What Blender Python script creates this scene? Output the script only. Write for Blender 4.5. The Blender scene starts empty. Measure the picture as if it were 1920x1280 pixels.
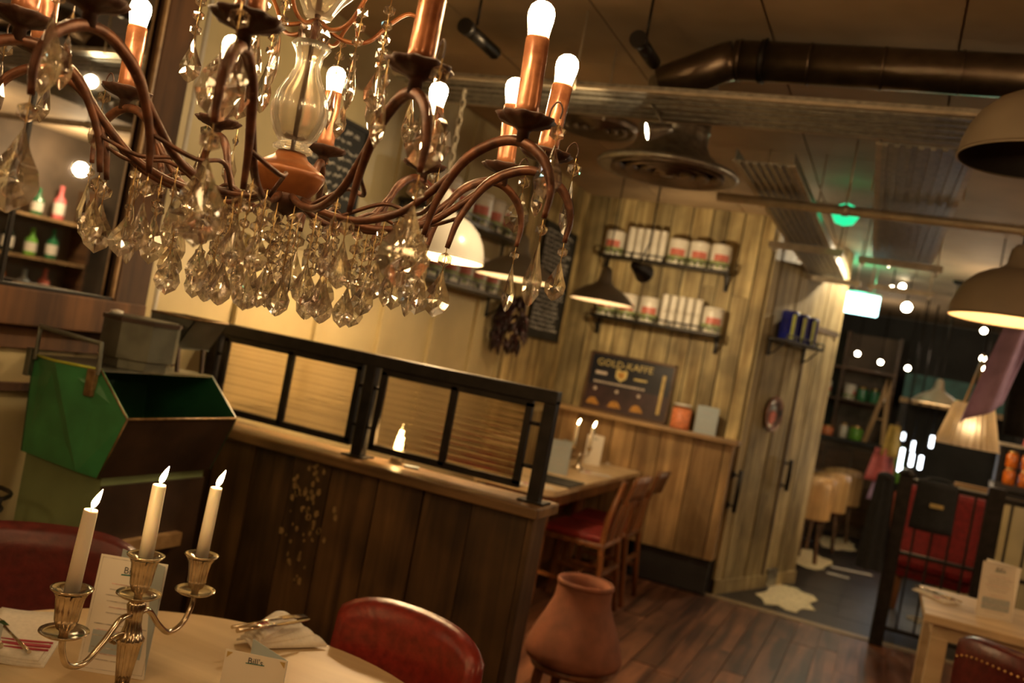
import bpy, bmesh, math, random
from mathutils import Vector, Matrix

random.seed(7)
SC = bpy.context.scene
COL = SC.collection
PI = math.pi
R = math.radians

# ------------------------------------------------------------------ camera
YAW, ROLL, F, CAMH = R(22.4), R(10.7), 1750.0, 1.5
SA, CA, SR, CR = math.sin(YAW), math.cos(YAW), math.sin(ROLL), math.cos(ROLL)
FWD, RGT, UPV = Vector((-SA, CA, 0)), Vector((CA, SA, 0)), Vector((0, 0, 1))
cam_d = bpy.data.cameras.new('camera')
cam = bpy.data.objects.new('camera', cam_d); COL.objects.link(cam)
cx, cy, cz = RGT * CR + UPV * SR, UPV * CR - RGT * SR, -FWD
m = Matrix.Identity(4)
for i in range(3):
    m[i][0], m[i][1], m[i][2] = cx[i], cy[i], cz[i]
m[2][3] = CAMH
cam.matrix_world = m
cam_d.sensor_width = 36.0
cam_d.lens = F / 1920 * 36
cam_d.clip_start = 0.02
cam_d.dof.use_dof = True
cam_d.dof.focus_distance = 1.38
cam_d.dof.aperture_fstop = 4.2
SC.camera = cam

# ------------------------------------------------------------------ world, exposure
SC.view_settings.view_transform = 'Standard'
SC.view_settings.look = 'None'
SC.view_settings.gamma = 1.0
SC.view_settings.exposure = 0.9
SC.view_settings.use_curve_mapping = False
try:
    SC.cycles.use_denoising = True
    SC.cycles.caustics_reflective = False
    SC.cycles.caustics_refractive = False
    SC.cycles.max_bounces = 12
    SC.cycles.transmission_bounces = 12
    SC.cycles.sample_clamp_indirect = 12.0
except Exception:
    pass
W = bpy.data.worlds.new('world'); SC.world = W
W.use_nodes = True
W.node_tree.nodes['Background'].inputs[0].default_value = (1.0, 0.72, 0.42, 1)
W.node_tree.nodes['Background'].inputs[1].default_value = 0.03


def point_light(name, loc, watts, col=(1, 0.62, 0.30), rad=0.05, parent=None):
    d = bpy.data.lights.new(name, 'POINT'); d.energy = watts; d.color = col; d.shadow_soft_size = rad
    o = bpy.data.objects.new(name, d); COL.objects.link(o); o.location = loc
    if parent is not None:
        o.parent = parent
    return o


def spot_light(name, loc, target, watts, angle=50, col=(1, 0.70, 0.36), rad=0.02, blend=0.6):
    d = bpy.data.lights.new(name, 'SPOT'); d.energy = watts; d.color = col
    d.spot_size = R(angle); d.spot_blend = blend; d.shadow_soft_size = rad
    o = bpy.data.objects.new(name, d); COL.objects.link(o); o.location = loc
    o.rotation_euler = (Vector(target) - Vector(loc)).to_track_quat('-Z', 'Y').to_euler()
    return o


# added fill lights, out of view, standing in for the restaurant's other lamps
for q in ((0.9, -1.3, 2.3), (-1.3, -1.4, 2.3), (2.3, 1.6, 2.35)):
    point_light('room_fill_light', q, 16, (1, 0.60, 0.28), 0.15)

# ------------------------------------------------------------------ pixel helpers (1920 x 1280 frame)
def uv(px, py):
    dx, dy = px - 960, py - 640
    return (dx * CR + dy * SR) / F, (dy * CR - dx * SR) / F


def at(px, py, z):
    u, v = uv(px, py)
    return Vector((0, 0, CAMH)) + (FWD + RGT * u - UPV * v) * z


def _cut(px, py, p0, n):
    u, v = uv(px, py)
    d = FWD + RGT * u - UPV * v
    o = Vector((0, 0, CAMH))
    return o + d * ((Vector(p0) - o).dot(n) / d.dot(n))


def at_h(px, py, h): return _cut(px, py, (0, 0, h), Vector((0, 0, 1)))
def at_x(px, py, x): return _cut(px, py, (x, 0, 0), Vector((1, 0, 0)))
def at_y(px, py, y): return _cut(px, py, (0, y, 0), Vector((0, 1, 0)))


# ------------------------------------------------------------------ materials
def _new(name):
    mt = bpy.data.materials.new(name); mt.use_nodes = True
    nt = mt.node_tree
    b = nt.nodes['Principled BSDF']
    return mt, nt, b


def _c(c): return (c[0], c[1], c[2], 1)


def mat(name, col, rough=0.5, metal=0.0, noise=12.0, amt=0.25, bump=0.0, rnd=0.0, spec=0.5, col2=None, coat=0.0, detail=3.0):
    """a colour broken up by noise, with optional relief and a shift from object to object"""
    mt, nt, b = _new(name)
    N = nt.nodes.new; L = nt.links.new
    tc = N('ShaderNodeTexCoord'); nz = N('ShaderNodeTexNoise'); rp = N('ShaderNodeValToRGB')
    nz.inputs['Scale'].default_value = noise; nz.inputs['Detail'].default_value = detail
    L(tc.outputs['Object'], nz.inputs['Vector']); L(nz.outputs['Fac'], rp.inputs['Fac'])
    lo = col2 if col2 else tuple(max(0, x * (1 - amt)) for x in col)
    hi = col if col2 else tuple(min(1, x * (1 + amt * 0.6)) for x in col)
    rp.color_ramp.elements[0].position = 0.32; rp.color_ramp.elements[1].position = 0.68
    rp.color_ramp.elements[0].color = _c(lo); rp.color_ramp.elements[1].color = _c(hi)
    out = rp.outputs['Color']
    if rnd:
        oi = N('ShaderNodeObjectInfo'); mr = N('ShaderNodeMapRange'); hs = N('ShaderNodeHueSaturation')
        mr.inputs['To Min'].default_value = 1 - rnd; mr.inputs['To Max'].default_value = 1 + rnd
        L(oi.outputs['Random'], mr.inputs['Value']); L(mr.outputs['Result'], hs.inputs['Value'])
        L(out, hs.inputs['Color']); out = hs.outputs['Color']
    L(out, b.inputs['Base Color'])
    b.inputs['Roughness'].default_value = rough
    b.inputs['Metallic'].default_value = metal
    b.inputs['Specular IOR Level'].default_value = spec
    b.inputs['Coat Weight'].default_value = coat
    if bump:
        bp = N('ShaderNodeBump'); bp.inputs['Strength'].default_value = bump; bp.inputs['Distance'].default_value = 0.01
        L(nz.outputs['Fac'], bp.inputs['Height']); L(bp.outputs['Normal'], b.inputs['Normal'])
    return mt


def wood(name, dark, light, axis='z', rough=0.6, rnd=0.3, fine=14.0, stain=0.5, bump=0.35):
    """streaky grain along one axis, blotchy stains, every board a little different"""
    mt, nt, b = _new(name)
    N = nt.nodes.new; L = nt.links.new
    tc = N('ShaderNodeTexCoord'); oi = N('ShaderNodeObjectInfo')
    mul = N('ShaderNodeMath'); mul.operation = 'MULTIPLY'; mul.inputs[1].default_value = 41.0
    add = N('ShaderNodeVectorMath'); add.operation = 'ADD'
    L(oi.outputs['Random'], mul.inputs[0]); L(tc.outputs['Object'], add.inputs[0]); L(mul.outputs[0], add.inputs[1])
    mp = N('ShaderNodeMapping'); s = [fine, fine, fine]; s['xyz'.index(axis)] = fine * 0.07
    mp.inputs['Scale'].default_value = s
    L(add.outputs[0], mp.inputs['Vector'])
    nz = N('ShaderNodeTexNoise'); nz.inputs['Scale'].default_value = 1.6; nz.inputs['Detail'].default_value = 6; nz.inputs['Distortion'].default_value = 0.6
    L(mp.outputs[0], nz.inputs['Vector'])
    rp = N('ShaderNodeValToRGB'); rp.color_ramp.elements[0].position = 0.33; rp.color_ramp.elements[1].position = 0.66
    rp.color_ramp.elements[0].color = _c(dark); rp.color_ramp.elements[1].color = _c(light)
    L(nz.outputs['Fac'], rp.inputs['Fac'])
    n2 = N('ShaderNodeTexNoise'); n2.inputs['Scale'].default_value = 3.2; n2.inputs['Detail'].default_value = 3
    L(add.outputs[0], n2.inputs['Vector'])
    r2 = N('ShaderNodeMapRange'); r2.inputs['From Min'].default_value = 0.35; r2.inputs['From Max'].default_value = 0.6
    r2.inputs['To Min'].default_value = 1 - stain; r2.inputs['To Max'].default_value = 1.0
    L(n2.outputs['Fac'], r2.inputs['Value'])
    mr = N('ShaderNodeMapRange'); mr.inputs['To Min'].default_value = 1 - rnd; mr.inputs['To Max'].default_value = 1 + rnd * 0.7
    L(oi.outputs['Random'], mr.inputs['Value'])
    mm = N('ShaderNodeMath'); mm.operation = 'MULTIPLY'
    L(r2.outputs[0], mm.inputs[0]); L(mr.outputs[0], mm.inputs[1])
    hs = N('ShaderNodeHueSaturation'); L(rp.outputs['Color'], hs.inputs['Color']); L(mm.outputs[0], hs.inputs['Value'])
    L(hs.outputs['Color'], b.inputs['Base Color'])
    b.inputs['Roughness'].default_value = rough
    bp = N('ShaderNodeBump'); bp.inputs['Strength'].default_value = bump; bp.inputs['Distance'].default_value = 0.004
    L(nz.outputs['Fac'], bp.inputs['Height']); L(bp.outputs['Normal'], b.inputs['Normal'])
    return mt


def emit(name, col, strength, base=None):
    mt, nt, b = _new(name)
    N = nt.nodes.new; L = nt.links.new
    tc = N('ShaderNodeTexCoord'); nz = N('ShaderNodeTexNoise'); rp = N('ShaderNodeValToRGB')
    nz.inputs['Scale'].default_value = 20
    L(tc.outputs['Object'], nz.inputs['Vector']); L(nz.outputs['Fac'], rp.inputs['Fac'])
    rp.color_ramp.elements[0].color = _c(tuple(x * 0.96 for x in col)); rp.color_ramp.elements[1].color = _c(col)
    L(rp.outputs['Color'], b.inputs['Emission Color'])
    b.inputs['Emission Strength'].default_value = strength
    b.inputs['Base Color'].default_value = _c(base or (0.9, 0.85, 0.75))
    return mt


def glass(name, col=(1, 1, 1), rough=0.0, ior=1.5, wave=None, bump=0.3, clear=0.0, milky=0.0):
    mt, nt, b = _new(name)
    N = nt.nodes.new; L = nt.links.new
    b.inputs['Transmission Weight'].default_value = 1.0
    b.inputs['Roughness'].default_value = rough
    b.inputs['IOR'].default_value = ior
    tc = N('ShaderNodeTexCoord'); nz = N('ShaderNodeTexNoise'); rp = N('ShaderNodeValToRGB')
    nz.inputs['Scale'].default_value = 15
    L(tc.outputs['Object'], nz.inputs['Vector']); L(nz.outputs['Fac'], rp.inputs['Fac'])
    rp.color_ramp.elements[0].color = _c(tuple(x * 0.97 for x in col)); rp.color_ramp.elements[1].color = _c(col)
    L(rp.outputs['Color'], b.inputs['Base Color'])
    if wave:
        wv = N('ShaderNodeTexWave'); wv.bands_direction = wave[0]; wv.inputs['Scale'].default_value = wave[1]
        L(tc.outputs['Object'], wv.inputs['Vector'])
        bp = N('ShaderNodeBump'); bp.inputs['Strength'].default_value = bump; bp.inputs['Distance'].default_value = 0.012
        L(wv.outputs['Fac'], bp.inputs['Height']); L(bp.outputs['Normal'], b.inputs['Normal'])
    if clear or milky:
        mx = N('ShaderNodeMixShader'); mx.inputs[0].default_value = clear or milky
        t = N('ShaderNodeBsdfTransparent' if clear else 'ShaderNodeBsdfTranslucent'); t.inputs[0].default_value = _c(col)
        L(b.outputs[0], mx.inputs[1]); L(t.outputs[0], mx.inputs[2])
        L(mx.outputs[0], nt.nodes['Material Output'].inputs['Surface'])
    return mt


MT = {}
MT['cream'] = mat('cream_paint', (0.50, 0.415, 0.225), 0.45, noise=4, amt=0.12, bump=0.03)
MT['ceiling'] = mat('ceiling_board', (0.46, 0.34, 0.21), 0.7, noise=2.5, amt=0.2, rnd=0.06)
MT['dark'] = mat('dark_paint', (0.028, 0.024, 0.022), 0.6, noise=6, amt=0.3)
MT['teal'] = mat('teal_paint', (0.03, 0.14, 0.13), 0.5, noise=6, amt=0.3)
MT['darkwall'] = mat('dark_far_wall', (0.035, 0.032, 0.028), 0.7, noise=3, amt=0.35)
MT['brownwall'] = mat('brown_wall', (0.12, 0.085, 0.055), 0.7, noise=3, amt=0.35)
MT['pale_board'] = wood('pale_reclaimed_boards', (0.27, 0.18, 0.065), (0.68, 0.54, 0.26), 'z', 0.6, 0.30, 12, 0.5)
MT['dado_board'] = wood('dado_boards', (0.26, 0.14, 0.05), (0.52, 0.33, 0.14), 'z', 0.55, 0.25, 12, 0.4)
MT['grey_board'] = wood('greyed_boards', (0.26, 0.19, 0.085), (0.58, 0.47, 0.25), 'z', 0.6, 0.22, 12, 0.4)
MT['part_ledge'] = wood('worn_partition_ledge', (0.14, 0.075, 0.03), (0.36, 0.21, 0.09), 'x', 0.40, 0.1, 12, 0.4)
MT['ledge'] = wood('ledge_wood', (0.30, 0.17, 0.07), (0.55, 0.35, 0.16), 'x', 0.42, 0.1, 12, 0.3)
MT['part_board'] = wood('partition_boards', (0.055, 0.027, 0.010), (0.19, 0.102, 0.038), 'z', 0.5, 0.4, 10, 0.6)
MT['floor'] = wood('floor_planks', (0.05, 0.018, 0.010), (0.29, 0.125, 0.066), 'y', 0.38, 0.45, 9, 0.45)
MT['floor_edge'] = wood('floor_trim', (0.16, 0.10, 0.05), (0.34, 0.24, 0.12), 'x', 0.45, 0.2, 9, 0.4)
MT['tile'] = mat('black_floor_tile', (0.016, 0.015, 0.014), 0.38, noise=7, amt=0.5, rnd=0.35, spec=0.3)
MT['ragged_patch'] = mat('cream_floor_patch', (0.62, 0.53, 0.33), 0.8, noise=30, amt=0.25, bump=0.2)
MT['frame_wood'] = wood('mirror_frame_wood', (0.06, 0.026, 0.010), (0.165, 0.073, 0.026), 'z', 0.75, 0.15, 10, 0.4)
MT['black_iron'] = mat('black_iron', (0.022, 0.018, 0.015), 0.42, 0.55, noise=18, amt=0.4, bump=0.1)
MT['steel'] = mat('galvanised_steel', (0.36, 0.34, 0.29), 0.38, 0.85, noise=35, amt=0.3, bump=0.04)
MT['dark_steel'] = mat('dark_duct_steel', (0.20, 0.15, 0.11), 0.33, 0.9, noise=12, amt=0.3)
MT['strut'] = mat('pale_strut', (0.52, 0.45, 0.34), 0.45, 0.5, noise=20, amt=0.2)
MT['rust'] = mat('rusted_iron', (0.155, 0.055, 0.022), 0.45, 0.35, noise=60, col2=(0.055, 0.021, 0.010), bump=0.15)
MT['rust_dark'] = mat('dark_rusted_iron', (0.07, 0.026, 0.012), 0.5, 0.35, noise=50, col2=(0.03, 0.013, 0.007), bump=0.15)
MT['copper_wood'] = mat('copper_brown_turning', (0.32, 0.11, 0.030), 0.34, 0.25, noise=30, col2=(0.17, 0.052, 0.016))
MT['sleeve'] = mat('copper_sleeve', (0.46, 0.185, 0.080), 0.26, 0.35, noise=45, col2=(0.23, 0.080, 0.034), bump=0.1)
MT['bulb'] = emit('bulb_glow', (1.0, 0.69, 0.34), 75)
MT['flame'] = emit('flame_glow', (1.0, 0.62, 0.24), 130)
MT['flame_far'] = emit('flame_glow_far', (1.0, 0.62, 0.24), 60)
MT['lampbulb'] = emit('lamp_bulb_glow', (1.0, 0.64, 0.30), 90)
MT['spotface'] = emit('spot_face_glow', (1.0, 0.82, 0.52), 30)
MT['coolface'] = emit('cool_glow', (0.85, 0.93, 1.0), 4)
MT['exit'] = emit('exit_sign_glow', (0.52, 0.95, 0.92), 3.2)
MT['green_glow_globe'] = emit('green_blob_glow', (0.02, 0.75, 0.30), 0.75, (0.02, 0.3, 0.12))  # glow colour of the globe added between the trays
MT['violet'] = emit('violet_strip_glow', (0.30, 0.22, 1.0), 1.6)
MT['crystal'] = glass('cut_crystal', (1.0, 0.985, 0.965), 0.0, 1.58, clear=0.28)
MT['vase_glass'] = glass('gold_flecked_glass', (1.0, 0.92, 0.78), 0.16, 1.42, milky=0.24)
MT['reed_v'] = glass('ribbed_glass', (0.90, 0.80, 0.66), 0.20, 1.3, ('Z', 9), 1.0)
MT['reed_g'] = glass('reeded_glass', (0.90, 0.80, 0.66), 0.07, 1.3, ('Z', 14), 1.0)
MT['jar_glass'] = glass('jar_glass', (0.97, 0.96, 0.92), 0.05, 1.3, clear=0.7)
MT['candle'] = mat('ivory_wax', (0.93, 0.86, 0.70), 0.4, noise=8, amt=0.05)
MT['candle'].node_tree.nodes['Principled BSDF'].inputs['Subsurface Weight'].default_value = 0.35
MT['candle'].node_tree.nodes['Principled BSDF'].inputs['Subsurface Radius'].default_value = (0.02, 0.012, 0.006)
MT['silver'] = mat('tarnished_silver', (0.62, 0.53, 0.40), 0.16, 1.0, noise=40, amt=0.35)
MT['table'] = wood('pale_table_top', (0.56, 0.40, 0.22), (0.80, 0.63, 0.39), 'x', 0.42, 0.08, 6, 0.18, 0.1)
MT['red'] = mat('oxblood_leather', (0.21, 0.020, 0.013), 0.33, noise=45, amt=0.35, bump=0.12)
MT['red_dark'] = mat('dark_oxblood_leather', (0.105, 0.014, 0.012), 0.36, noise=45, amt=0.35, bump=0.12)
MT['red_bright'] = mat('red_cushion', (0.24, 0.012, 0.012), 0.6, noise=30, amt=0.3)
MT['chair_wood'] = wood('chair_wood', (0.15, 0.052, 0.016), (0.33, 0.125, 0.040), 'z', 0.35, 0.1, 12, 0.3)
MT['tan_wood'] = wood('tan_chair_wood', (0.34, 0.19, 0.07), (0.60, 0.38, 0.16), 'z', 0.4, 0.1, 12, 0.3)
MT['brass'] = mat('brass_studs', (0.70, 0.48, 0.20), 0.3, 1.0, noise=20, amt=0.2)
MT['paper'] = mat('white_card', (0.80, 0.76, 0.68), 0.6, noise=5, amt=0.05)
MT['paper_blue'] = mat('pale_blue_card', (0.40, 0.47, 0.50), 0.6, noise=5, amt=0.1)
MT['ink'] = mat('dark_ink', (0.06, 0.07, 0.08), 0.7, noise=30, amt=0.2)
MT['ink_grey'] = mat('grey_print', (0.55, 0.52, 0.47), 0.7, noise=90, amt=0.4)
MT['ink_pink'] = mat('pink_print', (0.66, 0.50, 0.45), 0.7, noise=90, amt=0.3)
MT['ink_green'] = mat('green_print', (0.03, 0.18, 0.16), 0.7, noise=30, amt=0.2)
MT['gold'] = mat('gold_print', (0.55, 0.40, 0.14), 0.5, noise=30, amt=0.2)
MT['linen'] = mat('white_linen', (0.78, 0.72, 0.62), 0.8, noise=120, amt=0.08, bump=0.1)
MT['stripe'] = mat('red_stripe', (0.45, 0.06, 0.09), 0.8, noise=90, amt=0.2)
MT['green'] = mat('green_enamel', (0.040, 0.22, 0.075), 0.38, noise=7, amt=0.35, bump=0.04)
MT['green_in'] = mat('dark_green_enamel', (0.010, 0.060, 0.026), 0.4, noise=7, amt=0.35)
MT['green_pale'] = mat('pale_green_paint', (0.20, 0.26, 0.12), 0.5, noise=5, amt=0.25)
MT['rusty_edge'] = mat('worn_edge', (0.30, 0.19, 0.08), 0.5, 0.4, noise=40, col2=(0.12, 0.07, 0.03))
MT['brown_metal'] = mat('brown_metal', (0.048, 0.026, 0.014), 0.5, 0.2, noise=9, amt=0.4)
MT['zinc'] = mat('old_zinc', (0.155, 0.16, 0.125), 0.42, 0.7, noise=9, amt=0.35, bump=0.06)
MT['terracotta'] = mat('terracotta', (0.23, 0.080, 0.042), 0.75, noise=14, amt=0.25, bump=0.1)
MT['enamel_white'] = mat('white_enamel', (0.80, 0.78, 0.72), 0.25, noise=5, amt=0.04)
MT['enamel_grey'] = mat('grey_enamel', (0.19, 0.165, 0.13), 0.4, noise=6, amt=0.15)
MT['enamel_drab'] = mat('drab_enamel', (0.30, 0.24, 0.17), 0.45, noise=6, amt=0.12)
MT['enamel_inner'] = mat('warm_white_enamel', (0.86, 0.76, 0.60), 0.45, noise=5, amt=0.04)
MT['tin_white'] = mat('white_tin', (0.78, 0.73, 0.63), 0.35, noise=6, amt=0.05)
MT['tin_red'] = mat('coral_print', (0.62, 0.17, 0.12), 0.4, noise=50, amt=0.3)
MT['tin_green'] = mat('green_band_print', (0.30, 0.36, 0.14), 0.4, noise=50, amt=0.4)
MT['tin_blue'] = mat('blue_tin', (0.014, 0.020, 0.22), 0.28, noise=10, amt=0.4)
MT['tin_lime'] = mat('lime_print', (0.50, 0.55, 0.06), 0.4, noise=20, amt=0.2)
MT['slate'] = mat('chalkboard', (0.020, 0.021, 0.020), 0.7, noise=4, amt=0.5)
MT['chalk'] = mat('chalk', (0.62, 0.60, 0.55), 0.9, noise=140, amt=0.5)
MT['sign'] = mat('navy_tin_sign', (0.010, 0.012, 0.022), 0.35, noise=5, amt=0.5)
MT['sign_plum'] = mat('plum_sign_print', (0.045, 0.020, 0.022), 0.4, noise=8, amt=0.5)
MT['sign_gold'] = mat('sign_gold_print', (0.66, 0.52, 0.20), 0.45, noise=30, amt=0.2)
MT['sign_orange'] = mat('sign_orange_print', (0.50, 0.24, 0.04), 0.5, noise=40, amt=0.4)
MT['sign_white'] = mat('sign_white_print', (0.66, 0.55, 0.45), 0.5, noise=30, amt=0.2)
MT['sign_frame'] = wood('sign_frame_wood', (0.06, 0.028, 0.012), (0.15, 0.075, 0.03), 'x', 0.5, 0.1, 14, 0.3)
MT['chilli'] = mat('dried_chilli', (0.032, 0.006, 0.008), 0.4, noise=40, amt=0.5, rnd=0.4)
MT['coral'] = mat('coral_sweets', (0.75, 0.24, 0.10), 0.5, noise=60, amt=0.4)
MT['amber'] = mat('amber_preserve', (0.55, 0.14, 0.015), 0.2, noise=30, amt=0.4)
MT['purple'] = mat('purple_cloth', (0.44, 0.30, 0.50), 0.75, noise=12, amt=0.2)
MT['shade_cloth'] = mat('cream_lampshade_cloth', (0.80, 0.64, 0.40), 0.8, noise=20, amt=0.08)
MT['shade_cloth'].node_tree.nodes['Principled BSDF'].inputs['Transmission Weight'].default_value = 0.35
MT['shade_cloth'].node_tree.nodes['Principled BSDF'].inputs['Roughness'].default_value = 0.9
MT['black_cloth'] = mat('black_cloth', (0.010, 0.010, 0.010), 0.85, noise=30, amt=0.4)
MT['pink'] = mat('pink_plastic', (0.70, 0.16, 0.16), 0.5, noise=12, amt=0.2)
MT['bottle_green'] = mat('green_bottle_glass', (0.03, 0.20, 0.08), 0.12, noise=8, amt=0.3, coat=0.5)
MT['bottle_dark'] = mat('dark_bottle_glass', (0.02, 0.03, 0.02), 0.12, noise=8, amt=0.3, coat=0.5)
MT['bottle_lime'] = mat('lime_green_jar', (0.16, 0.42, 0.05), 0.3, noise=8, amt=0.3)
MT['yellow'] = mat('yellow_cloth', (0.55, 0.36, 0.09), 0.8, noise=12, amt=0.2)
MT['orange'] = mat('rust_orange_cloth', (0.32, 0.055, 0.015), 0.8, noise=12, amt=0.2)
MT['leaf'] = mat('leaf_green', (0.10, 0.32, 0.05), 0.6, noise=12, amt=0.3)
MT['mirror'] = mat('mirror_silvering', (0.86, 0.86, 0.83), 0.015, 1.0, noise=2, amt=0.02)
MT['white_pipe'] = mat('white_conduit', (0.62, 0.60, 0.56), 0.35, noise=6, amt=0.08)
MT['plate_dark'] = mat('painted_plate', (0.035, 0.05, 0.06), 0.3, noise=14, col2=(0.30, 0.15, 0.10))


# ------------------------------------------------------------------ mesh builder
class MB:
    def __init__(s):
        s.v = []; s.f = []; s.mi = []; s.sm = []

    def add(s, verts, faces, M=None, mi=0, smooth=False):
        k = len(s.v)
        for p in verts:
            p = Vector(p)
            s.v.append(M @ p if M is not None else p)
        for i, f in enumerate(faces):
            s.f.append([k + j for j in f]); s.sm.append(smooth)
            s.mi.append(mi[i] if isinstance(mi, (list, tuple)) else mi)
        return s

    def box(s, x0, x1, y0, y1, z0, z1, M=None, mi=0):
        v = [(x, y, z) for z in (z0, z1) for y in (y0, y1) for x in (x0, x1)]
        return s.add(v, [(0, 2, 3, 1), (4, 5, 7, 6), (0, 1, 5, 4), (2, 6, 7, 3), (0, 4, 6, 2), (1, 3, 7, 5)], M, mi)

    def cbox(s, c, size, M=None, mi=0, bev=0.0):
        c = Vector(c); h = Vector(size) / 2
        if bev <= 0:
            return s.box(c.x - h.x, c.x + h.x, c.y - h.y, c.y + h.y, c.z - h.z, c.z + h.z, M, mi)
        bm = bmesh.new()
        bmesh.ops.create_cube(bm, size=1, matrix=Matrix.Translation(c) @ Matrix.Diagonal((size[0], size[1], size[2], 1)))
        bmesh.ops.bevel(bm, geom=list(bm.edges), offset=bev, segments=2, affect='EDGES', profile=0.5)
        bm.verts.index_update()
        s.add([x.co.copy() for x in bm.verts], [[q.index for q in f.verts] for f in bm.faces], M, mi, False)
        bm.free()
        return s

    def bar(s, a, b, w, d=None, up=(0, 0, 1), M=None, mi=0):
        """a rectangular bar from a to b"""
        a, b = Vector(a), Vector(b); d = d or w
        t = (b - a).normalized(); up = Vector(up)
        if abs(t.dot(up)) > 0.98:
            up = Vector((0, 1, 0))
        x = t.cross(up).normalized() * (w / 2); y = x.cross(t).normalized() * (d / 2)
        v = [a - x - y, a + x - y, a + x + y, a - x + y, b - x - y, b + x - y, b + x + y, b - x + y]
        return s.add(v, [(3, 2, 1, 0), (4, 5, 6, 7), (0, 1, 5, 4), (1, 2, 6, 5), (2, 3, 7, 6), (3, 0, 4, 7)], M, mi)

    def tube(s, pts, r, seg=8, M=None, mi=0, smooth=True, caps=True):
        pts = [Vector(p) for p in pts]; n = len(pts)
        rr = r if isinstance(r, (list, tuple)) else [r] * n
        v = []; up = None
        for i, p in enumerate(pts):
            t = (pts[min(i + 1, n - 1)] - pts[max(i - 1, 0)]).normalized()
            if up is None:
                up = Vector((0, 0, 1)) if abs(t.z) < 0.9 else Vector((1, 0, 0))
            x = t.cross(up).normalized(); up = x.cross(t).normalized()
            for k in range(seg):
                a = 2 * PI * k / seg
                v.append(p + (x * math.cos(a) + up * math.sin(a)) * rr[i])
        f = []
        for i in range(n - 1):
            for k in range(seg):
                k2 = (k + 1) % seg
                f.append((i * seg + k, i * seg + k2, (i + 1) * seg + k2, (i + 1) * seg + k))
        s.add(v, f, M, mi, smooth)
        if caps:
            s.add(v[:seg], [tuple(range(seg))[::-1]], M, mi); s.add(v[-seg:], [tuple(range(seg))], M, mi)
        return s

    def lathe(s, prof, seg=24, M=None, mi=0, smooth=True, flute=None, mif=None):
        """prof: (r, z) list; flute(k, r, z) may change the radius"""
        v = []; f = []; mis = []; n = len(prof)
        for i, (r, z) in enumerate(prof):
            for k in range(seg):
                a = 2 * PI * k / seg
                q = max(flute(k, r, z), 1e-5) if flute else max(r, 1e-5)
                v.append((q * math.cos(a), q * math.sin(a), z))
        for i in range(n - 1):
            for k in range(seg):
                k2 = (k + 1) % seg
                f.append((i * seg + k, i * seg + k2, (i + 1) * seg + k2, (i + 1) * seg + k))
                mis.append(mif(i, k) if mif else mi)
        return s.add(v, f, M, mis, smooth)

    def prism(s, poly, a0, a1, plane='xz', M=None, mi=0):
        """a polygon in a plane, given thickness from a0 to a1 along the third axis"""
        def q(p, t):
            return {'xz': (p[0], t, p[1]), 'yz': (t, p[0], p[1]), 'xy': (p[0], p[1], t)}[plane]
        n = len(poly)
        v = [q(p, a0) for p in poly] + [q(p, a1) for p in poly]
        f = [tuple(range(n)), tuple(range(2 * n - 1, n - 1, -1))] + [(i, n + i, n + (i + 1) % n, (i + 1) % n) for i in range(n)]
        return s.add(v, f, M, mi)

    def grid(s, fn, nu, nv, M=None, mi=0, smooth=True, thick=None):
        v = [fn(i / nu, j / nv) for j in range(nv + 1) for i in range(nu + 1)]
        f = [(j * (nu + 1) + i, j * (nu + 1) + i + 1, (j + 1) * (nu + 1) + i + 1, (j + 1) * (nu + 1) + i) for j in range(nv) for i in range(nu)]
        s.add(v, f, M, mi, smooth)
        if thick:
            t = Vector(thick)
            s.add([Vector(p) + t for p in v], [x[::-1] for x in f], M, mi, smooth)
            rim = [i for i in range(nu + 1)] + [j * (nu + 1) + nu for j in range(1, nv + 1)] + [nv * (nu + 1) + i for i in range(nu - 1, -1, -1)] + [j * (nu + 1) for j in range(nv - 1, 0, -1)]
            m_ = len(rim)
            s.add([v[i] for i in rim] + [Vector(v[i]) + t for i in rim], [(k, m_ + k, m_ + (k + 1) % m_, (k + 1) % m_) for k in range(m_)], M, mi)
        return s

    def mesh(s, name, mats, fix=True):
        me = bpy.data.meshes.new(name)
        me.from_pydata([tuple(p) for p in s.v], [], s.f)
        for mt in (mats if isinstance(mats, (list, tuple)) else [mats]):
            me.materials.append(MT[mt] if isinstance(mt, str) else mt)
        me.polygons.foreach_set('use_smooth', s.sm)
        me.polygons.foreach_set('material_index', s.mi)
        if fix:
            bm = bmesh.new(); bm.from_mesh(me)
            bmesh.ops.remove_doubles(bm, verts=bm.verts, dist=1e-6)
            bmesh.ops.recalc_face_normals(bm, faces=bm.faces)
            bm.to_mesh(me); bm.free()
        me.update()
        return me

    def build(s, name, mats, parent=None, loc=None, rot=None, fix=True):
        return obj(name, s.mesh(name, mats, fix), parent, loc, rot)


def obj(name, me, parent=None, loc=None, rot=None):
    o = bpy.data.objects.new(name, me); COL.objects.link(o)
    if parent is not None:
        o.parent = parent
    if loc is not None:
        o.location = loc
    if rot is not None:
        o.rotation_euler = rot
    return o


def tag(o, label, cat, group=None):
    o['label'] = label; o['category'] = cat
    if group:
        o['group'] = group
    return o


def thing(name, label, cat, loc=(0, 0, 0), rz=0.0, group=None):
    o = bpy.data.objects.new(name, None); COL.objects.link(o)
    o.location = loc; o.rotation_euler = (0, 0, rz); o.empty_display_size = 0.05
    return tag(o, label, cat, group)


def struct(o, label=None):
    o['kind'] = 'structure'
    if label:
        o['label'] = label
    return o


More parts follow.
